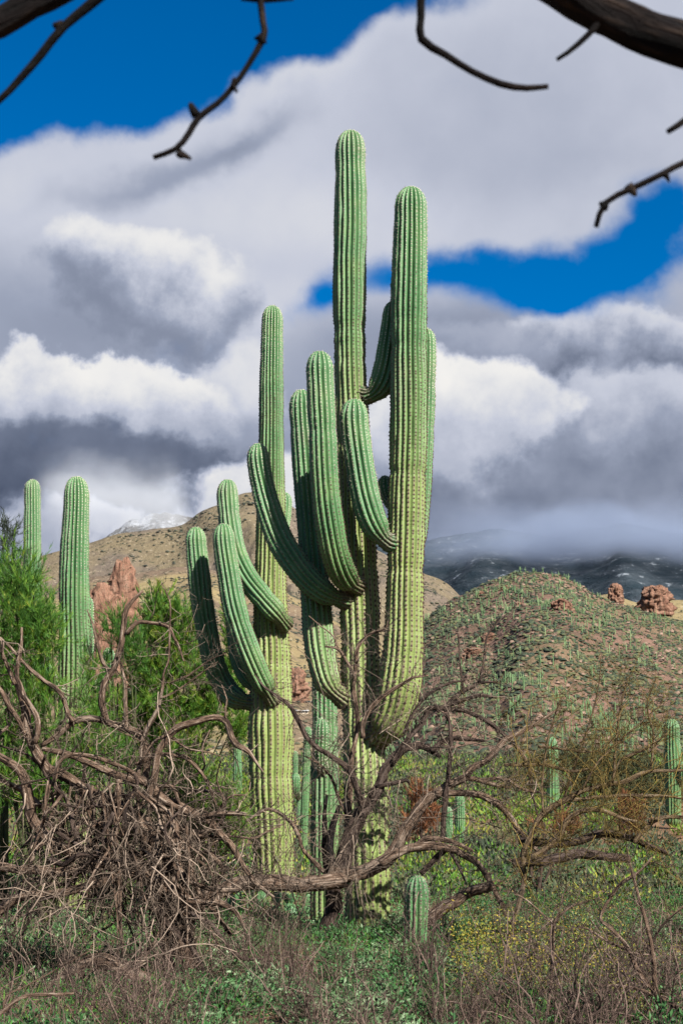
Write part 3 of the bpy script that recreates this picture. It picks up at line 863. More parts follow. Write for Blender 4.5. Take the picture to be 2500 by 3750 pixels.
saguaro('broad saguaro with one short low arm wrapped in palo verde twigs', [
    ('trunk', [(281, 1745, 46, 24.5), (281, 1850, 46, 24.5), (273, 2060, 54, 24.5), (275, 2250, 56, 24.5), (276, 2420, 58, 24.5), (266, 2700, 56, 24.5), (262, 3000, 56, 24.5), (260, 3400, 58, 24.5)], 20),
    ('arm', [(152, 2374, 25, 24.0), (156, 2420, 28, 24.0), (172, 2470, 30, 24.0), (200, 2520, 29, 24.1), (250, 2550, 24, 24.4)], 12),
    ('arm', [(322, 2185, 20, 24.9), (322, 2260, 22, 24.9), (320, 2450, 22, 24.9), (300, 2550, 20, 24.7)], 11),
    ('arm', [(398, 2372, 22, 25), (398, 2420, 24, 25), (380, 2490, 24, 25), (330, 2530, 22, 24.8)], 11),
])
saguaro('slender armless saguaro column rising behind the palo verde', [
    ('trunk', [(120, 1756, 29, 31), (120, 1830, 29, 31), (119, 2000, 32, 31), (118, 2250, 32, 31), (112, 2600, 33, 31), (110, 3290, 34, 31)], 16)])
saguaro('young knee-high saguaro with bristly spines near the fallen log', [
    ('trunk', [(1526, 3205, 44, 17.9), (1526, 3270, 44, 17.9), (1524, 3350, 43, 17.9), (1520, 3480, 40, 17.9)], 13)], name='young_saguaro', per=8, age=1.6, spine=.034, slen=.05)
for lab, prt in (
    ('armless green saguaro with flat ribs behind bare branches, apart from its neighbours', [(2018, 2698, 22, 62), (2019, 2750, 23, 62), (2022, 2830, 24, 62), (2024, 2990, 24, 62)]),
    ('smallest stout saguaro standing by the rusty dry bush', [(2237, 2724, 16, 70), (2238, 2770, 18, 70), (2240, 2860, 18, 70), (2242, 2985, 18, 70)]),
    ('slim saguaro post with a dark shaded side beyond the slimmer armed giant', [(868, 2690, 15, 75), (869, 2740, 16, 75), (870, 2850, 17, 75), (872, 2990, 17, 75)]),
    ('tall pole saguaro seen through the gap between the two armed giants', [(1128, 2660, 13, 42), (1124, 2760, 14, 42), (1116, 2950, 15, 42), (1110, 3180, 15, 42)]),
    ('short ribbed saguaro standing under the arching dead limb', [(1641, 2955, 13, 46), (1641, 2985, 15, 46), (1642, 3040, 15, 46), (1642, 3160, 15, 46)]),
    ('ribbed saguaro a little taller than its twin under the dead limb', [(1683, 2905, 15, 47), (1683, 2940, 17, 47), (1684, 3000, 18, 47), (1684, 3160, 18, 47)]),
    ('pale slim saguaro far behind the tall pole saguaro', [(1082, 2750, 9, 70), (1081, 2800, 10, 70), (1082, 2900, 10, 70), (1082, 3000, 10, 70)]),
):
    saguaro(lab, [('trunk', prt, 13)], ds=.16, per=6, spine=.09, slen=.05)
saguaro('sturdy saguaro with a stubby side arm above the tangle of bare limbs', [
    ('trunk', [(2457, 2632, 27, 52), (2458, 2690, 28, 52), (2462, 2800, 29, 52), (2464, 3030, 29, 52)], 15),
    ('arm', [(2497, 2790, 13, 51.6), (2497, 2830, 14, 51.6), (2490, 2870, 13, 51.8), (2464, 2890, 11, 52)], 10)], ds=.16, per=6, spine=.09, slen=.05)
saguaro('saguaro with a drooping round arm far behind the tall pole saguaro', [
    ('trunk', [(1096, 2900, 9, 55), (1096, 2930, 10, 55), (1094, 3000, 10, 55), (1092, 3090, 10, 55)], 12),
    ('arm', [(1084, 2832, 15, 54.5), (1083, 2862, 17, 54.5), (1085, 2900, 15, 54.6), (1094, 2925, 11, 55)], 11)], ds=.16, per=6, spine=.09, slen=.05)


# ------------------------------------------------------------------ trees
def limb_pts(rows, Y, ds=.06, jit=.012):
    """rows (x, y, radius in photo px[, depth offset]) -> centre line and radii in metres"""
    c = np.array([np.append(P(r[0], r[1], Y + (r[3] if len(r) > 3 else 0)), r[2] * PXM(r[1], Y)) for r in rows])
    s = spline(c, ds)
    k = np.arange(len(s)) * ds
    n = np.stack([fbm(np.stack([k * 2.6, 0 * k + q * 9.1 + R.uniform(0, 90), 0 * k], -1), 3) for q in range(3)], -1)
    s[:, :3] += n * (jit * 2.5 + .9 * s[:, 3:4])
    return s[:, :3], np.maximum(s[:, 3], .0025)


def twig_forest(mb, starts, dirs, rads, L, levels, n_child, wig=.32, droop=0.0, ratio=.5, spread=.95, rmin=.0016, K=6, sides=(4, 3, 3), drift=None):
    p, d, r = starts, dirs, rads
    for lv in range(levels):
        T = len(p)
        if T == 0: break
        Ls = L * R.uniform(.45, 1.15, T)
        K = 6 if lv == 0 else 4
        pts, rr = grow(p, d, Ls, np.maximum(r, rmin), K, wig if lv == 0 else wig * 1.25, droop, .4, drift)
        S = 3
        tubes(mb, pts, rr, S, rnd=np.repeat(R.random(T) ** 1.7, K * S))
        if lv < levels - 1:
            p, d, pr = sprout(pts, rr, n_child[lv], spread)
            r = pr * .62; L = L * ratio
    return


def dead_tree(name, label, Y, limbs, bark, twig, base, twn=1.0, twL=.55, up=.15, lv=3, droop=0.0, group=None, cat='tree', extra=None):
    """limbs: (part name, rows, options). Each limb is a mesh of its own, fine twigs are one mass"""
    b = P(*base, Y); b[2] = float(g0(b[0], b[1]))
    t = thing(name, label, cat, group, b)
    tw = MB()
    for nm, rows, *opt in limbs:
        o = opt[0] if opt else {}
        pts, rr = limb_pts(rows, Y + o.get('dy', 0), .05 if len(rows) < 12 else .07)
        mb = MB(); S = 11 if rr.max() > .03 else (8 if rr.max() > .014 else 6)
        tubes(mb, pts, rr, S, bark=True, rough=o.get('rough', .30))
        part(nm, mb.mesh(nm, M[o.get('mat', bark)], True), t)
        L = np.sum(np.linalg.norm(np.diff(pts, axis=0), axis=1))
        n = int(L * o.get('tw', 9) * twn)
        if n:
            p, d, r = sprout(pts[None], rr[None], n, .95, o.get('lo', .12), 1.0)
            d = nrm(d + np.array([0, 0, o.get('up', up)]))
            twig_forest(tw, p, d, np.clip(r * .35, .0022, .007), o.get('L', twL), o.get('lv', lv), (4, 2), .30, o.get('droop', droop))
    if extra: extra(tw)
    if tw.n: part('twigs', tw.mesh('twigs', M[twig], True), t, 'stuff')
    return t


Y1 = 14.6
hang = []
for i in range(46):        # the curtain of dead stems that hangs from the leaning limb
    x = R.uniform(150, 700); y = np.interp(x, [150, 280, 430, 560, 700], [2840, 2870, 2860, 2900, 2985]) + R.uniform(0, 60)
    L = R.uniform(160, 700); dx = R.normal(0, 130); r = R.uniform(2.5, 7.5)
    hang.append(('hanging_stem', [(x, y, r), (x + dx * .2 + R.normal(0, 34), y + L * .33, r * .9, R.normal(0, .12)), (x + dx * .6 + R.normal(0, 40), y + L * .66, r * .75, R.normal(0, .15)), (x + dx, min(y + L, 3590), r * .4, R.normal(0, .2))],
                 dict(dy=R.uniform(-.75, .35), tw=3.2, up=-.3, droop=.1, L=.4, lv=2)))


def sticks(tw, n, xr, yr, Yr, L, r, tilt=.5, sub=6, wig=.16, dens=None, lean=0.0):
    """loose dead sticks: pixel box, depth range, length and radius ranges in metres"""
    x = R.uniform(*xr, n); y = R.uniform(*yr, n); Y = R.uniform(*Yr, n)
    p = np.array([P(a, b, c) for a, b, c in zip(x, y, Y)])
    p[:, 2] = np.maximum(p[:, 2], g0(p[:, 0], p[:, 1]) + .02)
    d = nrm(R.normal(0, tilt, (n, 3)) + np.array([lean, 0, -1.]) * np.where(R.random((n, 1)) < .8, 1, -1))
    pts, rr = grow(p, d, R.uniform(*L, n), R.uniform(*r, n), 8, wig, .05, .45)
    pts[..., 2] = np.maximum(pts[..., 2], g0(pts[..., 0], pts[..., 1]) + .01)
    tubes(tw, pts, rr, 4, rnd=np.repeat(R.random(n) ** 1.5, 32))
    q, dd, r2 = sprout(pts, rr, sub, .8)
    twig_forest(tw, q, dd, np.clip(r2 * .5, .0018, .004), .26, 2, (3,), .26, .06)


def tangle1(tw):
    sticks(tw, 150, (60, 780), (2860, 3420), (13.4, 15.4), (.35, 1.2), (.003, .010), .75, 4, .34)
    sticks(tw, 90, (300, 1100), (2950, 3300), (13.6, 15.2), (.4, 1.2), (.003, .008), .9, 4, .3)
    sticks(tw, 80, (-60, 620), (3150, 3560), (12.4, 13.6), (.4, 1.2), (.003, .008), .8, 3, .3)


def tangle2(tw):
    sticks(tw, 34, (1120, 1480), (2420, 3100), (19.2, 20.1), (.35, 1.1), (.003, .008), .9, 5)
    sticks(tw, 90, (1380, 2050), (2560, 3120), (18.4, 19.8), (.4, 1.2), (.003, .007), .95, 5)
    sticks(tw, 80, (900, 1350), (2950, 3300), (18.2, 19.6), (.4, 1.1), (.003, .007), .9, 5)


def tangle3(tw):
    sticks(tw, 130, (1850, 2560), (2520, 3150), (16.2, 18.0), (.4, 1.3), (.0022, .005), .9, 6)


wild = []
for i in range(46):        # twisted limbs thrown in every direction through the wreck
    x, y = (R.uniform(120, 560), R.uniform(2850, 3250)) if i < 28 else (R.uniform(520, 760), R.uniform(2980, 3350))
    a = R.uniform(0, 6.283) if i % 3 else R.uniform(.3, 1.3); r = R.uniform(5, 13); rows = [(x, y, r)]; z = 0
    for k in range(int(R.integers(4, 8))):
        a += R.normal(0, .55); st = R.uniform(45, 95); x += math.cos(a) * st; y = min(y + math.sin(a) * st, 3560); z += R.normal(0, .10); r *= .84
        rows.append((x, y, r, z))
    wild.append(('limb', rows, dict(dy=R.uniform(-.7, .3), tw=7, L=.38, mat='bark_dark' if i % 2 else 'bark')))
dead_tree('dead_mesquite_tree', 'collapsed dead mesquite of twisted grey brown limbs beneath the palo verdes', Y1, [
    ('trunk', [(400, 2940, 24), (500, 3000, 38), (560, 3090, 46), (610, 3220, 52), (640, 3400, 58), (655, 3600, 66), (660, 3680, 72)], dict(tw=2)),
    ('limb', [(80, 2296, 4), (76, 2390, 7), (62, 2470, 9), (60, 2500, 13), (70, 2540, 16), (96, 2600, 17), (105, 2680, 17), (128, 2745, 18), (150, 2790, 19), (178, 2828, 20), (230, 2842, 20), (280, 2863, 20), (330, 2897, 20), (400, 2938, 24), (470, 2985, 28)], dict(tw=5)),
    ('limb', [(430, 2838, 13), (480, 2850, 17), (530, 2862, 18), (600, 2930, 19), (690, 2977, 17), (760, 3002, 15), (800, 3042, 14), (850, 3092, 12), (890, 3160, 10), (940, 3230, 8), (1000, 3290, 5)], dict(dy=-.25, tw=8)),
    ('limb', [(735, 2992, 10), (810, 2978, 9), (870, 2980, 9), (900, 2984, 6)], dict(dy=-.3, tw=10)),
    ('limb', [(85, 2550, 9), (128, 2620, 10), (138, 2680, 10), (128, 2725, 10)], dict(dy=-.1)),
    ('limb', [(-20, 2330, 8), (13, 2345, 8), (10, 2380, 7), (20, 2415, 7), (36, 2455, 7), (58, 2500, 8)], dict(dy=-.1)),
    ('limb', [(-20, 2490, 8), (19, 2545, 9), (41, 2592, 9), (73, 2637, 9), (100, 2690, 9)], dict(dy=-.15)),
    ('limb', [(25, 2356, 5), (80, 2420, 6), (121, 2461, 7), (160, 2493, 7), (198, 2516, 8), (223, 2541, 8), (236, 2576, 8), (246, 2611, 8), (268, 2640, 9)], dict(dy=.05)),
    ('limb', [(150, 2728, 8), (207, 2690, 10), (265, 2643, 11), (313, 2634, 12), (360, 2637, 12), (408, 2653, 13), (447, 2672, 14), (496, 2692, 14), (522, 2725, 14), (535, 2790, 14), (525, 2862, 15)], dict(dy=.1)),
    ('limb', [(525, 2160, 5), (478, 2210, 8), (458, 2254, 10), (453, 2328, 11), (437, 2391, 12), (418, 2446, 12), (402, 2471, 13), (386, 2497, 12), (380, 2535, 12), (380, 2583, 12), (392, 2640, 12)], dict(dy=.1, tw=5)),
    ('limb', [(319, 2229, 2), (338, 2280, 4), (354, 2340, 5), (367, 2391, 6), (380, 2430, 7), (405, 2460, 7)], dict(dy=.1, tw=4)),
    ('limb', [(460, 2325, 8), (486, 2292, 8), (512, 2278, 8), (560, 2281, 7), (598, 2288, 7), (623, 2298, 7), (636, 2328, 6), (655, 2366, 5), (676, 2420, 3)], dict(dy=.08, tw=7)),
    ('limb', [(592, 2128, 2), (620, 2200, 3), (621, 2280, 3.5), (623, 2343, 4), (617, 2417, 4.5), (598, 2465, 5), (594, 2503, 6), (582, 2560, 7), (575, 2600, 8), (553, 2646, 9), (528, 2705, 9), (520, 2780, 10), (500, 2860, 11)], dict(dy=-.1, tw=9)),
    ('limb', [(620, 2500, 4), (690, 2470, 3.5), (760, 2420, 3), (830, 2390, 2)], dict(dy=-.15, tw=14)),
    ('limb', [(590, 2560, 4), (650, 2530, 3.5), (720, 2480, 3), (800, 2420, 1.8)], dict(dy=-.2, tw=12)),
    ('limb', [(545, 2930, 14), (572, 2840, 14), (578, 2760, 14), (594, 2718, 13), (632, 2678, 13), (671, 2659, 13), (719, 2646, 13), (767, 2630, 13), (805, 2627, 13), (834, 2643, 12), (843, 2672, 12), (853, 2707, 12), (872, 2732, 11), (897, 2745, 9), (919, 2768, 7), (963, 2828, 3)], dict(dy=-.35, tw=3)),
    ('limb', [(826, 2628, 5), (828, 2590, 4), (834, 2560, 3), (815, 2508, 1.6)], dict(dy=-.35, tw=6, L=.2)),
    ('limb', [(520, 2790, 7), (545, 2740, 6), (579, 2707, 6), (623, 2697, 6), (662, 2723, 5), (693, 2739, 4), (751, 2752, 3), (815, 2771, 2)], dict(dy=-.3, tw=12)),
    ('limb', [(500, 2800, 8), (585, 2767, 8), (642, 2770, 8), (680, 2776, 8), (712, 2805, 7), (738, 2837, 6.5), (760, 2878, 6), (776, 2917, 5), (795, 2955, 3)], dict(dy=-.2, tw=12)),
    ('limb', [(610, 2960, 12), (636, 3035, 11), (661, 3083, 11), (687, 3127, 11), (700, 3162, 11), (700, 3194, 11), (716, 3236, 10), (745, 3290, 10), (803, 3356, 9), (850, 3420, 7)], dict(dy=-.3, tw=5)),
    ('limb', [(440, 2860, 13), (432, 2907, 12), (425, 2987, 12), (422, 3083, 11), (430, 3162, 11), (434, 3274, 10), (440, 3380, 8), (452, 3500, 6)], dict(dy=-.55, tw=4, up=-.2)),
    ('limb', [(470, 3205, 12), (521, 3197, 13), (559, 3223, 13), (600, 3260, 13), (660, 3320, 10)], dict(dy=-.4, tw=4)),
    ('limb', [(-60, 2740, 14), (0, 2767, 15), (32, 2786, 15), (67, 2808, 16), (89, 2837, 17), (105, 2891, 19), (112, 2945, 20), (125, 3010, 20), (200, 3090, 22), (330, 3150, 26), (470, 3180, 30), (600, 3260, 34)], dict(dy=-.15, tw=5)),
    ('limb', [(200, 2860, 8), (217, 2792, 9), (242, 2767, 9), (271, 2759, 8), (319, 2764, 8), (367, 2776, 8), (415, 2796, 8), (478, 2830, 9), (520, 2870, 10)], dict(dy=-.45)),
    ('limb', [(153, 2735, 8), (223, 2754, 10), (287, 2780, 11), (351, 2802, 12), (415, 2827, 13), (450, 2842, 14), (510, 2870, 14)], dict(dy=-.3)),
    ('limb', [(-60, 3160, 17), (0, 3172, 17), (60, 3180, 17), (128, 3185, 17), (200, 3195, 17), (300, 3175, 20), (420, 3150, 24), (540, 3170, 28)], dict(dy=-.3)),
    ('limb', [(435, 2398, 3), (448, 2440, 4.5), (459, 2503, 6), (461, 2550, 7), (464, 2615, 8), (468, 2672, 9)], dict(dy=.05, tw=7)),
    ('limb', [(-40, 3350, 16), (0, 3333, 17), (78, 3286, 17), (180, 3268, 17), (300, 3250, 16), (430, 3210, 18)], dict(dy=-.6)),
    ('limb', [(120, 3700, 20), (156, 3668, 26), (219, 3606, 28), (312, 3548, 30), (390, 3530, 30), (470, 3570, 28), (560, 3600, 30), (640, 3620, 30)], dict(dy=-1.0, tw=3)),
    ('limb', [(620, 3250, 16), (700, 3290, 14), (790, 3300, 13), (860, 3330, 9), (900, 3390, 6)], dict(dy=-.5)),
    ('limb', [(560, 3110, 14), (640, 3170, 12), (700, 3230, 10), (790, 3260, 9), (880, 3262, 7)], dict(dy=-.45)),
] + hang + wild, 'bark', 'twig', (640, 3600), twn=1.0, twL=.5, up=.1, extra=tangle1)

Y2 = 19.9
dead_tree('dead_mesquite_tree', 'sprawling dead mesquite with dark trunk leaning across the tallest saguaro', Y2, [
    ('trunk', [(1195, 3440, 34), (1215, 3330, 32), (1238, 3210, 32), (1259, 3112, 30), (1290, 3047, 28), (1328, 2990, 25), (1366, 2932, 23), (1400, 2876, 21), (1415, 2822, 20), (1453, 2774, 18), (1491, 2743, 16), (1537, 2732, 14), (1583, 2751, 12), (1612, 2776, 7)], dict(mat='bark_dark', tw=6)),
    ('limb', [(1575, 2752, 11), (1618, 2717, 10), (1664, 2705, 9), (1721, 2709, 7), (1780, 2716, 4)], dict(mat='bark_dark', dy=-.05)),
    ('charred_stump', [(1205, 3240, 18), (1194, 3150, 14), (1187, 3036, 11), (1198, 2912, 5)], dict(mat='bark_black', tw=0)),
    ('charred_stump', [(1225, 3180, 16), (1213, 3112, 14), (1225, 3017, 12), (1246, 2950, 6)], dict(mat='bark_black', tw=0, dy=-.1)),
    ('limb', [(1275, 3070, 13), (1280, 2921, 11), (1286, 2806, 10), (1297, 2730, 9), (1309, 2634, 9), (1296, 2540, 8), (1298, 2470, 7), (1302, 2414, 7), (1315, 2368, 7), (1346, 2326, 6), (1376, 2311, 5), (1411, 2299, 4), (1417, 2274, 2)], dict(dy=.05, tw=9)),
    ('limb', [(1192, 2367, 4), (1239, 2377, 5), (1266, 2417, 6), (1296, 2480, 6)], dict(tw=10, L=.35)),
    ('limb', [(1132, 2256, 1.6), (1178, 2296, 2.4), (1219, 2330, 3), (1242, 2378, 4)], dict(tw=10, L=.22, lv=2)),
    ('limb', [(930, 2470, 2), (961, 2508, 4), (1014, 2550, 6), (1060, 2584, 8), (1091, 2634, 9), (1125, 2699, 9), (1164, 2737, 9), (1221, 2779, 10), (1285, 2830, 12), (1330, 2960, 14)], dict(mat='bark_dark', dy=-.2, tw=11)),
    ('limb', [(1200, 3204, 27), (1253, 3210, 27), (1333, 3197, 27), (1400, 3160, 27), (1431, 3132, 26), (1469, 3067, 24), (1515, 3002, 22), (1561, 2933, 20), (1599, 2903, 19), (1637, 2872, 17), (1691, 2849, 15), (1725, 2815, 13), (1775, 2788, 12), (1821, 2742, 11), (1855, 2708, 10), (1886, 2691, 9), (1946, 2659, 8), (2055, 2589, 4)], dict(dy=-.5, tw=5)),
    ('limb', [(1599, 2905, 14), (1660, 2899, 14), (1725, 2903, 13), (1775, 2918, 13), (1829, 2953, 13), (1871, 2998, 12), (1905, 3044, 11), (1943, 3094, 9), (1990, 3130, 6)], dict(dy=-.55)),
    ('limb', [(1691, 2849, 9), (1744, 2857, 9), (1802, 2876, 8), (1872, 2886, 4)], dict(dy=-.5)),
    ('limb', [(1740, 2858, 7), (1802, 2853, 7), (1859, 2861, 7), (1917, 2891, 6), (1997, 2905, 4)], dict(dy=-.4)),
    ('limb', [(1390, 3165, 17), (1477, 3113, 17), (1553, 3106, 16), (1649, 3106, 15), (1698, 3129, 14), (1744, 3163, 12), (1775, 3198, 11), (1806, 3255, 10), (1840, 3320, 9), (1871, 3389, 8), (1912, 3455, 6)], dict(dy=-.75, tw=6)),
    ('limb', [(1520, 3090, 9), (1561, 3067, 9), (1630, 3071, 9), (1683, 3090, 8), (1732, 3115, 6)], dict(dy=-.7)),
    ('limb', [(1536, 3200, 10), (1584, 3155, 10), (1632, 3112, 10)], dict(dy=-.65, mat='bark_dark')),
    ('limb', [(1646, 3108, 8), (1683, 3178, 6), (1711, 3245, 2)], dict(dy=-.72, mat='bark_dark', tw=4)),
    ('limb', [(1614, 3085, 9), (1626, 2968, 10), (1637, 2884, 10), (1645, 2807, 9), (1652, 2697, 8), (1644, 2640, 6), (1632, 2610, 5)], dict(dy=-.6, mat='bark_dark', tw=7)),
    ('limb', [(1440, 2785, 10), (1500, 2700, 10), (1545, 2652, 10), (1576, 2596, 10), (1644, 2602, 9), (1702, 2602, 9), (1752, 2625, 8), (1805, 2659, 8), (1843, 2690, 7), (1897, 2743, 6), (1936, 2807, 6), (1943, 2884, 5), (1966, 2990, 3)], dict(mat='bark_dark', dy=-.1, tw=9)),
    ('limb', [(1600, 2606, 9), (1637, 2583, 9), (1683, 2564, 9), (1752, 2548, 8), (1805, 2552, 5)], dict(mat='bark_dark', dy=-.1, tw=12)),
    ('limb', [(1637, 2584, 9), (1683, 2541, 9), (1729, 2518, 8), (1750, 2503, 6), (1812, 2498, 4)], dict(mat='bark_dark', dy=.05, tw=12)),
    ('limb', [(1480, 2690, 6), (1510, 2620, 6), (1545, 2567, 6), (1591, 2529, 5.5), (1644, 2502, 5), (1702, 2491, 3)], dict(mat='bark_dark', dy=-.2, tw=10)),
    ('limb', [(1752, 2502, 5), (1767, 2430, 4.5), (1782, 2334, 4), (1824, 2273, 3), (1857, 2244, 1.5)], dict(mat='bark_dark', tw=7, L=.4)),
    ('limb', [(1694, 2540, 5), (1687, 2449, 4), (1679, 2353, 3), (1675, 2298, 1.5)], dict(mat='bark_dark', tw=7, L=.4)),
    ('limb', [(1330, 2700, 10), (1334, 2629, 9), (1377, 2571, 9), (1422, 2537, 8), (1484, 2499, 6), (1514, 2483, 5), (1570, 2474, 3)], dict(dy=-.25, tw=10)),
    ('limb', [(1867, 2700, 6), (1909, 2754, 6), (1936, 2807, 6), (1950, 2870, 4)], dict(dy=-.3)),
    ('limb', [(1380, 2880, 9), (1440, 2866, 8), (1490, 2855, 6), (1500, 2872, 3)], dict(mat='bark_dark', dy=-.1, tw=3)),
    ('limb', [(1270, 2990, 7), (1240, 2920, 6), (1215, 2850, 5), (1170, 2800, 4), (1120, 2770, 3)], dict(tw=9)),
    ('limb', [(900, 3010, 5), (980, 2965, 6), (1050, 3000, 7), (1095, 3060, 7), (1110, 3110, 7), (1180, 3190, 9)], dict(dy=-.6, mat='bark', tw=6)),
], 'bark', 'twig', (1200, 3440), twn=1.4, twL=.5, up=.18, extra=tangle2)

Y3 = 17.2
dead_tree('bare_palo_verde_tree', 'leafless tree of thin brown limbs spreading low over the green ground cover', Y3, [
    ('trunk', [(1850, 3490, 9), (1880, 3360, 9), (1915, 3240, 10), (1915, 3140, 11), (1940, 3049, 11), (1987, 2982, 11), (2081, 2922, 10), (2154, 2888, 9), (2275, 2865, 8), (2369, 2828, 7), (2500, 2821, 5), (2600, 2800, 3)], dict(tw=6)),
    ('limb', [(1940, 3140, 14), (1990, 3110, 12), (2041, 3069, 11), (2067, 3016, 10), (2121, 2975, 9), (2188, 2969, 8), (2275, 2995, 7), (2329, 3005, 5)], dict(dy=-.2)),
    ('limb', [(2081, 2925, 7), (2235, 2915, 6), (2369, 2915, 6), (2500, 2922, 4)], dict()),
    ('limb', [(1844, 2806, 6), (1883, 2802, 7), (1997, 2799, 7), (2093, 2825, 6), (2176, 2818, 4)], dict(dy=.2)),
    ('limb', [(1900, 3076, 14), (1980, 3080, 15), (2100, 3089, 14), (2181, 3062, 14), (2248, 3062, 13), (2335, 3085, 11), (2440, 3130, 8)], dict(dy=.5, mat='bark_dark')),
    ('limb', [(2320, 3090, 8), (2369, 3029, 8), (2422, 2995, 8), (2510, 2989, 6)], dict(dy=.3)),
    ('limb', [(2230, 2870, 5), (2275, 2781, 5), (2369, 2741, 5), (2436, 2687, 3)], dict(dy=.1)),
    ('limb', [(1967, 2734, 5), (2034, 2741, 5), (2168, 2754, 4), (2230, 2730, 2)], dict(dy=.2)),
    ('limb', [(2060, 2935, 5), (2100, 2800, 4.5), (2160, 2640, 3.5), (2190, 2500, 2.5), (2200, 2400, 1.5)], dict(dy=.2, tw=12)),
    ('limb', [(2240, 2870, 5), (2250, 2750, 4), (2270, 2600, 3.5), (2300, 2480, 2)], dict(dy=-.1, tw=12)),
    ('limb', [(2380, 2825, 5), (2390, 2700, 4), (2370, 2580, 3), (2400, 2480, 2)], dict(dy=.1, tw=12)),
    ('limb', [(1990, 2980, 5), (1985, 2850, 4), (2010, 2700, 3), (2050, 2560, 2)], dict(dy=-.2, tw=12)),
    ('limb', [(2130, 2895, 4), (2200, 2780, 4), (2330, 2660, 3), (2440, 2560, 2)], dict(dy=-.15, tw=12)),
], 'bark_tan', 'twig_yellow', (1890, 3460), twn=1.55, twL=.55, up=.35, extra=tangle3)

# limb of a tree beside the camera that arches over the view
Y0 = 2.7
dead_tree('overhanging_mesquite', 'dark out of focus mesquite limb and twigs hanging overhead against the sky', Y0, [
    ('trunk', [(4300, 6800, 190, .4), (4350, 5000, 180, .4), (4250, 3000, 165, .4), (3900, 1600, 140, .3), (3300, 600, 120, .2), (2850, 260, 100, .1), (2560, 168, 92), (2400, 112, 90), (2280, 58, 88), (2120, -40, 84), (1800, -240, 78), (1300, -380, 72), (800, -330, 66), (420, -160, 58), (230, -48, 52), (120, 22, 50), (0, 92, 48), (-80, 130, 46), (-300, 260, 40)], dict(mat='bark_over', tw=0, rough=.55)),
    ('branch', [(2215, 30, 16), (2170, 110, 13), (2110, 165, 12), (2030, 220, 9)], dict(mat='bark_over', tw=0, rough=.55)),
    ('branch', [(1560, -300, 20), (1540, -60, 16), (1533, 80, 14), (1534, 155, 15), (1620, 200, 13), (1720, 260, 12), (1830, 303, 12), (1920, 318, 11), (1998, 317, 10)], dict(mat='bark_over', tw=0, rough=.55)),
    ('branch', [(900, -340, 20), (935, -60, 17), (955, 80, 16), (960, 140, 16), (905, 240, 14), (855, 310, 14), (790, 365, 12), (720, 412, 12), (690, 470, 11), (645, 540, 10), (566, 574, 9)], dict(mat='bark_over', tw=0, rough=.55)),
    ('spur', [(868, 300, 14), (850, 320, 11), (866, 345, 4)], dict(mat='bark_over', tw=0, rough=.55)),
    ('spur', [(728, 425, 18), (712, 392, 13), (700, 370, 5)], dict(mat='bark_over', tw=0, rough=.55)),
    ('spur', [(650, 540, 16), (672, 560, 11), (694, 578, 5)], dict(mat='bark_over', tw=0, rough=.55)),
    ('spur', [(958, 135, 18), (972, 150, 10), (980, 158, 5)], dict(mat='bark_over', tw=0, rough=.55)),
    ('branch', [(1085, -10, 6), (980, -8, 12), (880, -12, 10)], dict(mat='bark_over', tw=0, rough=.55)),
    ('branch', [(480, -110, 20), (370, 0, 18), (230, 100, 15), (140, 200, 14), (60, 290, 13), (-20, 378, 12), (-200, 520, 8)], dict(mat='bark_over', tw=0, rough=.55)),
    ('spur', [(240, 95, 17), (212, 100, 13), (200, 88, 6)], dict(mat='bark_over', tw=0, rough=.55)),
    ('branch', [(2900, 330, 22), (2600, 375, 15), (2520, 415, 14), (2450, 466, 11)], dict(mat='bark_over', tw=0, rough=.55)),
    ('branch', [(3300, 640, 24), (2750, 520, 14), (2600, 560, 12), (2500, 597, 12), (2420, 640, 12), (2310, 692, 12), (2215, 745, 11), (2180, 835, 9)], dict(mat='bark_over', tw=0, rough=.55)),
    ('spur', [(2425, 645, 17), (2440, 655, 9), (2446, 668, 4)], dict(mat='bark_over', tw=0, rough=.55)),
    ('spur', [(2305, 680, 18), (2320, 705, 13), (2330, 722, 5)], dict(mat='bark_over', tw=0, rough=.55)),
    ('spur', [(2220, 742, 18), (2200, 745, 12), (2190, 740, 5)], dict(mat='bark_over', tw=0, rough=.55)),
], 'bark_dark', 'twig_brown', (4300, 6000))


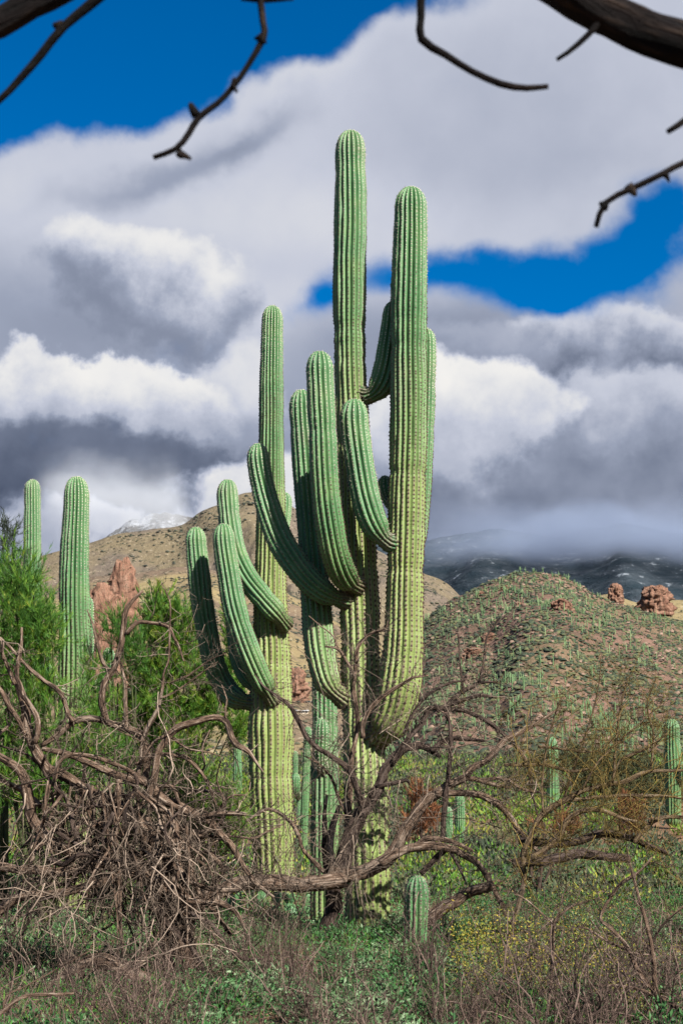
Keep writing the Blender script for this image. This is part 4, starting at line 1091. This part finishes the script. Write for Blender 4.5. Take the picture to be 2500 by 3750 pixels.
# palo verdes: green limbs and thousands of fine green twigs
def palo_verde(label, Y, root, crowns, nclump, nblade, limbs=7, blade=(.05, .13), width=.0075, tint=(0, 1), dz=.9, leafmat_='pv', name='palo_verde_tree', barkmat='pvbark', cat='tree'):
    b = P(*root, Y); b[2] = float(g0(b[0], b[1])) 
    t = thing(name, label, cat, None, b)
    b2 = b.copy(); b2[2] -= .1
    w = np.array([c[2] * c[3] for c in crowns], float); w /= w.sum()
    ci = R.choice(len(crowns), nclump, p=w)
    u = nrm(R.normal(size=(nclump, 3))) * R.random((nclump, 1)) ** .4
    cc = np.array([P(c[0], c[1], Y + (c[4] if len(c) > 4 else 0)) for c in crowns]); sz = np.array([[c[2] * PXM(c[1], Y), dz, c[3] * PXM(c[1], Y)] for c in crowns])
    pos = cc[ci] + u * sz[ci]
    keep = fbm(pos * 2.1, 3) > -.09; pos = pos[keep]
    wood = MB()
    for c, s in zip(cc, sz):
        for _ in range(max(2, limbs // len(crowns))):
            e = c + R.normal(size=3) * s * .35
            m = b2 * .55 + e * .45 + R.normal(size=3) * .12; m[2] -= .1
            cl = spline(np.array([b2, b2 * .8 + m * .2 + R.normal(size=3) * .05, m, e]), .12)
            r0 = R.uniform(.03, .055); tubes(wood, cl, np.linspace(r0, .012, len(cl)), 8, rough=.1)
    # twigs that carry the foliage point up and outward from the crown's heart
    n = len(pos); ctr = cc[ci][keep]
    d = nrm(nrm(pos - ctr) * .6 + np.array([0, 0, .8]) + R.normal(size=(n, 3)) * .45)
    st = pos - d * .25
    pts, rr = grow(st, d, R.uniform(.3, .6, n), .004, 3, .15, 0, .35)
    tw = MB(); tubes(tw, pts, rr, 3, rnd=np.repeat(R.uniform(0, .5, n), 9))
    p, dd, _ = sprout(pts, rr, nblade, .62, .1, 1.0)
    dd = nrm(dd + np.array([0, 0, .25]))
    rn = np.clip(np.repeat(R.uniform(tint[0], tint[1] * .8, n), nblade) + R.normal(0, .15, n * nblade), 0, 1)
    fo = MB(); blades(fo, p, dd, R.uniform(blade[0], blade[1], len(p)) * 1.2, width * 1.25, 0, True, rnd=rn)
    part('trunk', wood.mesh('trunk', M[barkmat], True), t)
    cr = part('crown', fo.mesh('crown', M[leafmat_]), t)
    x = bpy.data.objects.new('twigs', tw.mesh('twigs', M[leafmat_], True)); sc.collection.objects.link(x); x.parent = cr; x['kind'] = 'stuff'
    return t


palo_verde('dense green palo verde crowding round the broad saguaro', 22.8, (190, 3300),
           [(40, 2120, 120, 130), (110, 2220, 130, 130), (20, 2380, 130, 160), (160, 2330, 90, 110), (60, 2560, 150, 160), (170, 2600, 90, 160), (340, 2560, 60, 180, .4), (350, 2750, 100, 140, .3), (30, 2800, 140, 160), (150, 2850, 120, 140)], 2300, 42, 14)
palo_verde('wispy dark shrub top poking up beside the slender saguaro column', 27, (20, 3250), [(20, 1960, 60, 90), (10, 2080, 90, 90)], 170, 26, 5, (.06, .14), .008, (0, .25), .5, 'scrub')
palo_verde('bright green palo verde filling the gap beside the slimmer armed saguaro', 36, (560, 3160),
           [(590, 2260, 90, 110), (660, 2330, 90, 140), (560, 2420, 110, 130), (690, 2480, 110, 140), (600, 2560, 130, 120), (780, 2540, 100, 130), (500, 2680, 110, 130), (660, 2690, 120, 110), (860, 2380, 45, 200), (860, 2620, 60, 120), (420, 2640, 80, 130)], 2900, 42, 14, (.09, .20), .013, (.25, 1.05), 1.1)
palo_verde('thin dark green palo verde sprays against the red cliff', 24.0, (450, 3290),
           [(430, 2300, 70, 70), (480, 2370, 60, 100), (400, 2480, 60, 80)], 230, 34, 6, tint=(0, .6), dz=.5)
palo_verde('yellow green low palo verde behind the limbs of the collapsed mesquite', 27.5, (760, 3260),
           [(700, 2880, 110, 90), (800, 2930, 110, 100), (640, 2990, 120, 100), (850, 3010, 70, 90), (720, 3080, 140, 80)], 1000, 40, 6, tint=(.3, 1.1))
palo_verde('hazy olive palo verde behind the row of small saguaros', 68, (2150, 2960),
           [(2110, 2790, 110, 60), (2200, 2810, 100, 60), (2300, 2800, 120, 70), (2400, 2830, 90, 60), (1960, 2800, 70, 60), (1900, 2850, 80, 50), (2160, 2880, 180, 50), (2360, 2900, 140, 50)], 1500, 34, 8, (.10, .26), .022, (.55, 1.2), 2.5, 'scrub')
palo_verde('rusty brown dried bush under the smallest stout saguaro', 45, (2300, 3080), [(2300, 2955, 45, 55), (2310, 3010, 50, 40)], 170, 36, 3, (.06, .16), .014, (0, 1), .4, 'rust', 'dried_bush', 'bark_dark', 'bush')
palo_verde('reddish dried bush beside the trunk of the tallest saguaro', 40, (1530, 3120), [(1530, 2910, 45, 60), (1560, 2990, 60, 60), (1500, 3020, 50, 60)], 240, 36, 3, (.06, .16), .013, (0, 1), .4, 'rust', 'dried_bush', 'bark_dark', 'bush')
palo_verde('brown dried thicket at the foot of the leafless tree', 30, (1970, 3200), [(2000, 3020, 90, 50), (2080, 3000, 60, 50)], 150, 34, 3, (.05, .12), .009, (0, 1), .4, 'rust', 'dried_bush', 'bark_dark', 'bush')


# ------------------------------------------------------------------ undergrowth
def on_ground(x, Y):
    X = (x - 1250) / F * Y
    return np.stack([X, Y, g0(X, Y)], -1)


def frustum(n, y0, y1, x0=-150, x1=2650, power=1.0):
    Y = (R.uniform(y0 ** power, y1 ** power, n)) ** (1 / power); x = R.uniform(x0, x1, n)
    return on_ground(x, Y), x, Y


# brittlebush mounds, one by one
def mound(mb, c, rad_, h, nst, nlf, leaf, tint):
    a = R.uniform(0, 6.283, nst); e = R.random(nst) ** .6
    tip = np.stack([np.cos(a) * e * rad_, np.sin(a) * e * rad_, h * (1 - .55 * e ** 2) * R.uniform(.6, 1.05, nst)], -1)
    u = R.uniform(.45, 1.0, (nst, nlf)) 
    p = tip[:, None] * u[..., None] + R.normal(0, .012, (nst, nlf, 3))
    d = nrm(tip[:, None] * np.array([1, 1, .6]) * .7 + np.array([0, 0, .12]) + R.normal(0, .22, (nst, nlf, 3)))
    rn = np.clip(tint + R.normal(0, .22, (nst, 1)) + R.normal(0, .12, (nst, nlf)), 0, 1).reshape(-1)
    blades(mb, p.reshape(-1, 3) + c, d.reshape(-1, 3), R.uniform(.6, 1.25, nst * nlf) * leaf, leaf * .42, .25, rnd=rn)
    stems = np.stack([tip * 0 + R.normal(0, .03, (nst, 3)) * np.array([1, 1, 0]), tip * .55, tip], 1) + c
    return stems


variants = []
for k in range(10):
    fo, st = MB(), MB()
    s = mound(fo, np.zeros(3), .30, .30, 46, 9, .046, (.25, .35, .45, .6, .75, .3, .5, .85, .4, .65)[k])
    tubes(st, s, np.full((len(s), 3), .0028), 3, rnd=.4)
    variants.append((fo.mesh('foliage', M['bb']), st.mesh('stems', M['twig_brown'], True)))
nb = 0
for i in range(1400):
    if nb >= 260: break
    q, x, Y = frustum(1, 9.3, 24, 60, 2480, 1.4); q, x, Y = q[0], x[0], Y[0]
    gpy = 3000 + (EYE - q[2]) * F / Y
    w = .35 + (.55 if x > 1420 and Y > 12 else 0) + (.35 if 620 < x < 1450 and Y < 15 else 0) + (.1 if x < 600 else 0)
    if R.random() > w: continue
    o = bpy.data.objects.new('brittlebush', None); sc.collection.objects.link(o); o.location = q
    s = R.uniform(.65, 1.25); o.scale = (s, s, s * R.uniform(.7, 1.1)); o.rotation_euler.z = R.uniform(0, 6.28); o.empty_display_size = .2
    vi = int(R.integers(0, 10)); v = variants[vi]; tn = (0, 0, 1, 1, 2, 0, 1, 2, 1, 2)[vi]
    for nm, me in zip(('foliage', 'stems'), v):
        c = bpy.data.objects.new(nm, me); sc.collection.objects.link(c); c.parent = o
    tag(o, ('low deep green brittlebush mound in the undergrowth', 'low grey green brittlebush mound in the undergrowth', 'low pale silvery brittlebush mound in the undergrowth')[tn], 'bush', 'brittlebush mounds covering the desert floor')
    nb += 1

# the leafy carpet between them, dry stems and litter
mb = MB()
q, x, Y = frustum(150000, 8.8, 46, -200, 2700, 1.0)
f = fbm(np.stack([q[:, 0] * .7, q[:, 1] * .7, 0 * Y], -1), 3)
k = R.random(len(q)) < np.clip(.62 + 2.4 * f + np.where(x > 1400, .22, 0) - np.where(x < 500, .1, 0), .06, 1); q, f, Y, x = q[k], f[k], Y[k], x[k]
q[:, 2] += R.random(len(q)) ** 1.3 * (.10 + .22 * np.clip(f + .25, 0, 1))
d = nrm(R.normal(0, .8, (len(q), 3)) + np.array([0, 0, .55]))
tint = np.clip(.42 + 1.3 * fbm(np.stack([q[:, 0] * .35 + 9, q[:, 1] * .35, 0 * Y], -1), 3) + R.normal(0, .22, len(q)) - np.where(x > 1500, .12, 0), 0, 1)
blades(mb, q, d, R.uniform(.022, .05, len(q)) * (1 + Y / 40), .016 * (1 + Y / 40), .2, rnd=tint)
tag(mb.build('ground_cover', M['bb']), 'green leafy ground cover spread under the cacti and dead trees', 'ground cover', kind='stuff')
mb = MB()
q, x, Y = frustum(60000, 9, 40, -200, 2700, 1.0)
k = fbm(np.stack([q[:, 0] * .5 + 30, q[:, 1] * .5, 0 * Y], -1), 3) + np.where(x < 620, .16, 0) + np.where(x > 1900, .05, 0) > .0; q, Y = q[k], Y[k]
q[:, 2] += R.random(len(q)) * .2
blades(mb, q, nrm(R.normal(0, .7, (len(q), 3)) + np.array([0, 0, .8])), R.uniform(.03, .10, len(q)), .010 * (1 + Y / 40), .1, True, rnd=R.random(len(q)))
tag(mb.build('green_weeds', M['green']), 'bright green weeds growing among the dead limbs', 'weeds', kind='stuff')
mb = MB()
q, x, Y = frustum(22000, 8.6, 34, -200, 2700, .7)
f = fbm(np.stack([q[:, 0] * .6 + 60, q[:, 1] * .6, 0 * Y], -1), 3)
k = R.random(len(q)) < np.clip(.5 + 2.6 * f, .05, 1); q, Y = q[k], Y[k]
blades(mb, q, nrm(R.normal(0, .42, (len(q), 3)) + np.array([0, 0, 1.])), R.uniform(.10, .42, len(q)), .0050 * (1 + Y / 60), 0, True, rnd=R.random(len(q)))
q, x, Y = frustum(22000, 8.6, 34, -200, 2700, .8); q[:, 2] += R.random(len(q)) * .03
blades(mb, q, nrm(R.normal(0, 1, (len(q), 3)) * np.array([1, 1, .18])), R.uniform(.05, .3, len(q)), .010, .1, True, rnd=R.random(len(q)))
tag(mb.build('dry_grass', M['dry']), 'dry brown grass stems and litter on the desert floor', 'grass', kind='stuff')
mb = MB()
q, x, Y = frustum(2600, 1, 2, 1650, 2560); Y = R.uniform(11.5, 17.5, len(x)); q = on_ground(x, Y)
q[:, 2] += R.uniform(.2, 1.0, len(q)) * np.clip(.45 + 2.2 * fbm(np.stack([q[:, 0] * 1.1, q[:, 1], 0 * Y], -1), 2), .1, 1)
k = R.integers(0, len(q), 17000); p2 = q[k] + R.normal(0, .07, (len(k), 3)); p2[:, 2] = np.maximum(p2[:, 2], .02)
blades(mb, p2, R.normal(size=p2.shape), R.uniform(.015, .032, len(p2)), .012, .2, rnd=R.random(len(p2)))
tag(mb.build('yellow_leaves', M['yel']), 'scattered yellow green leaves clinging to the bare shrubs', 'leaves', kind='stuff')

# mid-distance desert: bushes up to the foot of the hill
mb = MB()
q, x, Y = frustum(2300, 28, 440, -100, 2600, .8)
for c, Yd in zip(q, Y):
    s = R.uniform(.35, .95) * (1 + Yd / 250); n = int(np.clip(5200 / Yd, 22, 110)); lf = .055 * (1 + Yd / 30)
    u = nrm(R.normal(size=(n, 3))) * R.random((n, 1)) ** .35; u[:, 2] = np.abs(u[:, 2])
    blades(mb, c + u * s * np.array([1, 1, .85]), nrm(u + np.array([0, 0, .5]) + R.normal(0, .4, (n, 3))), R.uniform(.6, 1.3, n) * lf, lf * .6, .2, True, rnd=np.clip(R.uniform(0, .9) + R.normal(0, .18, n), 0, 1))
tag(mb.build('desert_scrub', M['scrub']), 'olive desert scrub on the flats below the hill', 'scrub', kind='stuff')
mb = MB()
q, x, Y = frustum(650, 28, 300, -100, 2600, .8)
for c, Yd in zip(q, Y):
    s = R.uniform(.4, 1.0) * (1 + Yd / 250); n = int(np.clip(6000 / Yd, 30, 150)); lf = .06 * (1 + Yd / 30)
    u = nrm(R.normal(size=(n, 3))) * R.random((n, 1)) ** .35; u[:, 2] = np.abs(u[:, 2])
    blades(mb, c + u * s, nrm(u + np.array([0, 0, .7]) + R.normal(0, .3, (n, 3))), R.uniform(.6, 1.3, n) * lf, lf * .4, .1, True, rnd=np.clip(R.uniform(.3, 1) + R.normal(0, .15, n), 0, 1))
tag(mb.build('creosote_scrub', M['pv']), 'yellow green scrub thickets on the flats below the hill', 'scrub', kind='stuff')


# bare brown shrubs in front
shr = []
for k in range(7):
    st, tw = MB(), MB()
    n = int(R.integers(7, 13)); p = R.normal(0, .05, (n, 3)) * np.array([1, 1, 0]); d = nrm(R.normal(0, .42, (n, 3)) + np.array([0, 0, 1]))
    pts, rr = grow(p, d, R.uniform(.6, 1.15, n), R.uniform(.006, .012, n), 9, .2, 0, .35)
    tubes(st, pts, rr, 5, rnd=np.repeat(R.random(n), 45))
    p, d, r = sprout(pts, rr, 5, .8, .12, 1)
    twig_forest(tw, p, nrm(d + np.array([0, 0, .25])), np.clip(r * .5, .0026, .0055), .40, 2, (3,), .28, 0, .5, .85)
    shr.append((st.mesh('stems', M['twig_brown'], True), tw.mesh('twigs', M['twig_brown'], True)))
for i in range(92):
    if i < 36: x, Y, s = R.uniform(560, 2300), R.uniform(9.2, 12), R.uniform(.4, .75)
    elif i < 64: x, Y, s = R.uniform(1500, 2560), R.uniform(10, 15.5), R.uniform(.6, 1.05)
    elif i < 76: x, Y, s = R.uniform(640, 1250), R.uniform(12.5, 17), R.uniform(.5, .8)
    else: x, Y, s = R.uniform(-40, 560), R.uniform(9.6, 13.5), R.uniform(.45, .7)
    q = on_ground(x, Y)
    o = bpy.data.objects.new('bare_shrub', None); sc.collection.objects.link(o); o.location = q - np.array([0, 0, .02]); o.scale = (s, s, s); o.rotation_euler.z = R.uniform(0, 6.28); o.empty_display_size = .2
    for nm, me in zip(('stems', 'twigs'), shr[i % 7]):
        c = bpy.data.objects.new(nm, me); sc.collection.objects.link(c); c.parent = o; c['kind'] = 'stuff'
    tag(o, 'small leafless brown shrub in the undergrowth' if s < .6 else 'leafless brown shrub of long tangled stems in the undergrowth', 'shrub', 'leafless brown shrubs in the undergrowth')

dead_tree('leafless_shrub', 'tall leafless shrub with forked grey stems above the green ground cover', 10.9, [
    ('stem', [(2425, 3800, 11), (2401, 3645, 10), (2331, 3544, 9), (2300, 3473, 8), (2237, 3403, 7), (2198, 3356, 6), (2261, 3247, 6), (2331, 3200, 5), (2390, 3140, 3)]),
    ('stem', [(2401, 3650, 9), (2378, 3458, 7), (2347, 3333, 6), (2308, 3200, 4), (2290, 3100, 2)]),
    ('stem', [(2560, 3720, 8), (2500, 3700, 8), (2401, 3648, 8), (2300, 3614, 6), (2175, 3606, 3)]),
    ('stem', [(2300, 3476, 6), (2230, 3450, 5), (2150, 3400, 4), (2110, 3390, 2)]),
    ('stem', [(2378, 3470, 6), (2430, 3380, 5), (2500, 3320, 4), (2560, 3280, 3)]),
], 'bark', 'twig_brown', (2425, 3770), twn=1.6, twL=.32, up=.3, cat='shrub')
dead_tree('leafless_shrub', 'single straight grey stem with a spray of twigs at its top', 11.2, [
    ('stem', [(2000, 3800, 8), (2003, 3747, 7), (2023, 3606, 6.5), (2027, 3458, 6), (2034, 3380, 5), (2070, 3340, 4), (2112, 3317, 3), (2200, 3290, 2)]),
    ('stem', [(2032, 3390, 4), (1990, 3350, 3.5), (1930, 3300, 3), (1880, 3270, 2)]),
    ('stem', [(2034, 3380, 4), (2050, 3300, 3), (2080, 3230, 2)]),
], 'bark', 'twig_brown', (2000, 3745), twn=2.0, twL=.34, up=.25, cat='shrub')
dead_tree('fallen_branch', 'pale fallen branch reaching over the litter below the collapsed mesquite', 8.6, [
    ('stem', [(-90, 3790, 11), (0, 3712, 9), (78, 3656, 7), (180, 3641, 6), (276, 3632, 4)], dict(tw=1)),
    ('stem', [(10, 3700, 5), (23, 3645, 4), (117, 3606, 3), (226, 3544, 2.5), (330, 3480, 2)], dict(tw=2)),
], 'bark', 'twig', (0, 3740), twn=1.0, twL=.25, cat='branch')


def log(label, rows, Y, matn='bark'):
    pts, rr = limb_pts(rows, Y, .08, .03); mb = MB(); tubes(mb, pts, rr, 14, bark=True, rough=.3)
    b = pts[0]; t = thing('fallen_log', label, 'log', None, (b[0], b[1], g0(b[0], b[1])))
    part('stem', mb.mesh('stem', M[matn], True), t)
    tw = MB(); p, d, r = sprout(pts[None], rr[None], int(len(pts) * 1.6), 1.1)
    twig_forest(tw, p, nrm(d + np.array([0, 0, .3])), np.clip(r * .12, .002, .006), .4, 2, (4,), .3)
    part('twigs', tw.mesh('twigs', M['twig'], True), t, 'stuff')


log('long fallen log buried in twigs at the feet of both giant saguaros', [(700, 3330, 24), (820, 3262, 26), (950, 3222, 27), (1060, 3232, 28), (1160, 3240, 28), (1260, 3215, 26)], 19.2)
log('fallen grey log sloping through ground cover beyond the young saguaro', [(1545, 3372, 22), (1640, 3312, 22), (1729, 3270, 20), (1800, 3240, 17)], 19.0)
log('dark rotten log lying low behind the leafless tree', [(1880, 3160, 16), (2010, 3150, 18), (2140, 3130, 17), (2300, 3150, 14)], 24, 'bark_dark')


def prickly_pear(label, x, Y, n, s):
    c = on_ground(x, Y); t = thing('prickly_pear', label, 'cactus', None, c)
    def pad(base, dr, face, L):
        u, v = np.meshgrid(np.linspace(0, 2 * math.pi, 14, endpoint=False), np.linspace(-1, 1, 9), indexing='ij')
        w = np.sqrt(np.clip(1 - v ** 2, 0, 1)) * (1 + .25 * v)
        side = np.cross(dr, face)
        P_ = base + dr * ((v[..., None] + 1) * L / 2) + side * (np.cos(u) * w)[..., None] * L * .36 + face * (np.sin(u) * w)[..., None] * L * .07
        mb = MB(); idx = np.arange(14 * 9).reshape(14, 9); a, b = idx[:, :-1], idx[:, 1:]
        mb.add(P_, np.stack([a, np.roll(a, -1, 0), np.roll(b, -1, 0), b], -1), crest=0.3, down=1.0)
        part('pad', mb.mesh('pad', M['cactus'], True), t)
        return base + dr * L * .93
    for _ in range(n):
        b = c + np.array([R.normal(0, .18), R.normal(0, .12), -.02]); dr = nrm(np.array([R.normal(0, .35), R.normal(0, .2), 1.]))
        fc = nrm(np.cross(dr, np.array([1., R.normal(0, .5), 0.])))
        for _k in range(int(R.integers(1, 4))):
            b = pad(b, dr, fc, s * R.uniform(.8, 1.15)); dr = nrm(dr + R.normal(0, .45, 3) + np.array([0, 0, .3])); fc = nrm(np.cross(dr, np.array([1., R.normal(0, .5), 0.])))


prickly_pear('prickly pear clump in the gap between the two giant saguaros', 1090, 25.5, 6, .24)
prickly_pear('prickly pear pads beside the base of the slimmer armed saguaro', 880, 26, 5, .22)


# the little house on the slope
def house():
    x, y = 1106, 2606; Yd = depth_on(h_foot, x, y + 8, 640, 1480); c = P(x, y + 6, Yd); m = PXM(y, Yd)
    t = thing('house', 'tiny low white house with a flat roof on the slope between the saguaros', 'house', None, c)
    W, H, D_ = 44 * m, 13 * m, 30 * m

    def box(nm, x0, x1, y0, y1, z0, z1, mt, par=t):
        v = np.array([(a, b, d) for a in (x0, x1) for b in (y0, y1) for d in (z0, z1)]) + c
        mb = MB(); mb.add(v, [(0, 1, 3, 2), (4, 6, 7, 5), (0, 4, 5, 1), (2, 3, 7, 6), (0, 2, 6, 4), (1, 5, 7, 3)])
        return part(nm, mb.mesh(nm, mt), par)
    wm = mat('house_plaster', lambda t_: (ramp_n(t_, noise_n(t_, pos_n(t_), .8, 3), [(.3, (.42, .36, .28)), (.7, (.55, .48, .38))]), None))
    rm = mat('house_roof', lambda t_: ((.62, .64, .66), None)); gm = mat('house_window', lambda t_: ((.03, .04, .05), None), .2, .5)
    box('wall', -W / 2, W / 2, 0, D_, -H, H * .62, wm)
    box('roof', -W * .56, W * .56, -D_ * .2, D_ * 1.05, H * .63, H * .85, rm)
    for i in range(5):
        a = -W * .42 + i * W * .18
        box('window', a, a + W * .12, -.08, .05, H * .1, H * .48, gm)


house()


# ------------------------------------------------------------------ the cloud resting on the far mountains
def cloud(name, label, x0, x1, y0, y1, z0, z1, base, dens, mist, col, nscale, sun_side=0.0):
    v = np.array([(a, b, d) for a in (x0, x1) for b in (y0, y1) for d in (z0, z1)], float)
    mb = MB(); mb.add(v, [(0, 1, 3, 2), (4, 6, 7, 5), (0, 4, 5, 1), (2, 3, 7, 6), (0, 2, 6, 4), (1, 5, 7, 3)])
    m = bpy.data.materials.new(name); m.use_nodes = True; t = m.node_tree; t.nodes.clear()
    o = t.nodes.new('ShaderNodeOutputMaterial'); pv = t.nodes.new('ShaderNodeVolumePrincipled')
    pv.inputs['Color'].default_value = (*col, 1); pv.inputs['Anisotropy'].default_value = 0.0
    p = pos_n(t); s = t.nodes.new('ShaderNodeSeparateXYZ'); t.links.new(p, s.inputs[0])
    X, Y, Z = (E(t, s.outputs[i]) for i in range(3))
    n = noise_n(t, p, nscale, 5, .55) - .5
    low = noise_n(t, p, nscale * .3, 2, .5) - .5
    h = Z - low * (z1 - base) * .9 + n * (z1 - base) * 1.1
    body = h.sstep(base - (z1 - base) * .2, base + (z1 - base) * .35) * h.sstep(z1 - (z1 - base) * .1, base + (z1 - base) * .45)
    edge = X.sstep(x0, x0 + (x1 - x0) * .18) * X.sstep(x1, x1 - (x1 - x0) * .12) * Y.sstep(y0, y0 + (y1 - y0) * .18)
    d = body * edge * dens + Z.sstep(base - 700, base - 50) * edge * mist
    t.links.new(d.k, pv.inputs['Density']); t.links.new(pv.outputs[0], o.inputs['Volume'])
    m.cycles.volume_step_rate = 1.0
    tag(mb.build(name, m), label, 'cloud', kind='stuff')


cloud('cloud_bank', 'heavy grey cloud bank smothering the top of the far blue mountain', 150, 5200, 5100, 8200, 420, 1240, 1040, .0070, .00008, (.33, .39, .52), .0030)  # dull volume colour stands in for shade from clouds higher up
cloud('cloud_wisp', 'pale wisp of cloud drifting round the snow dusted peak', -760, -380, 3250, 3700, 640, 880, 735, .0030, .0002, (.70, .73, .78), .010)
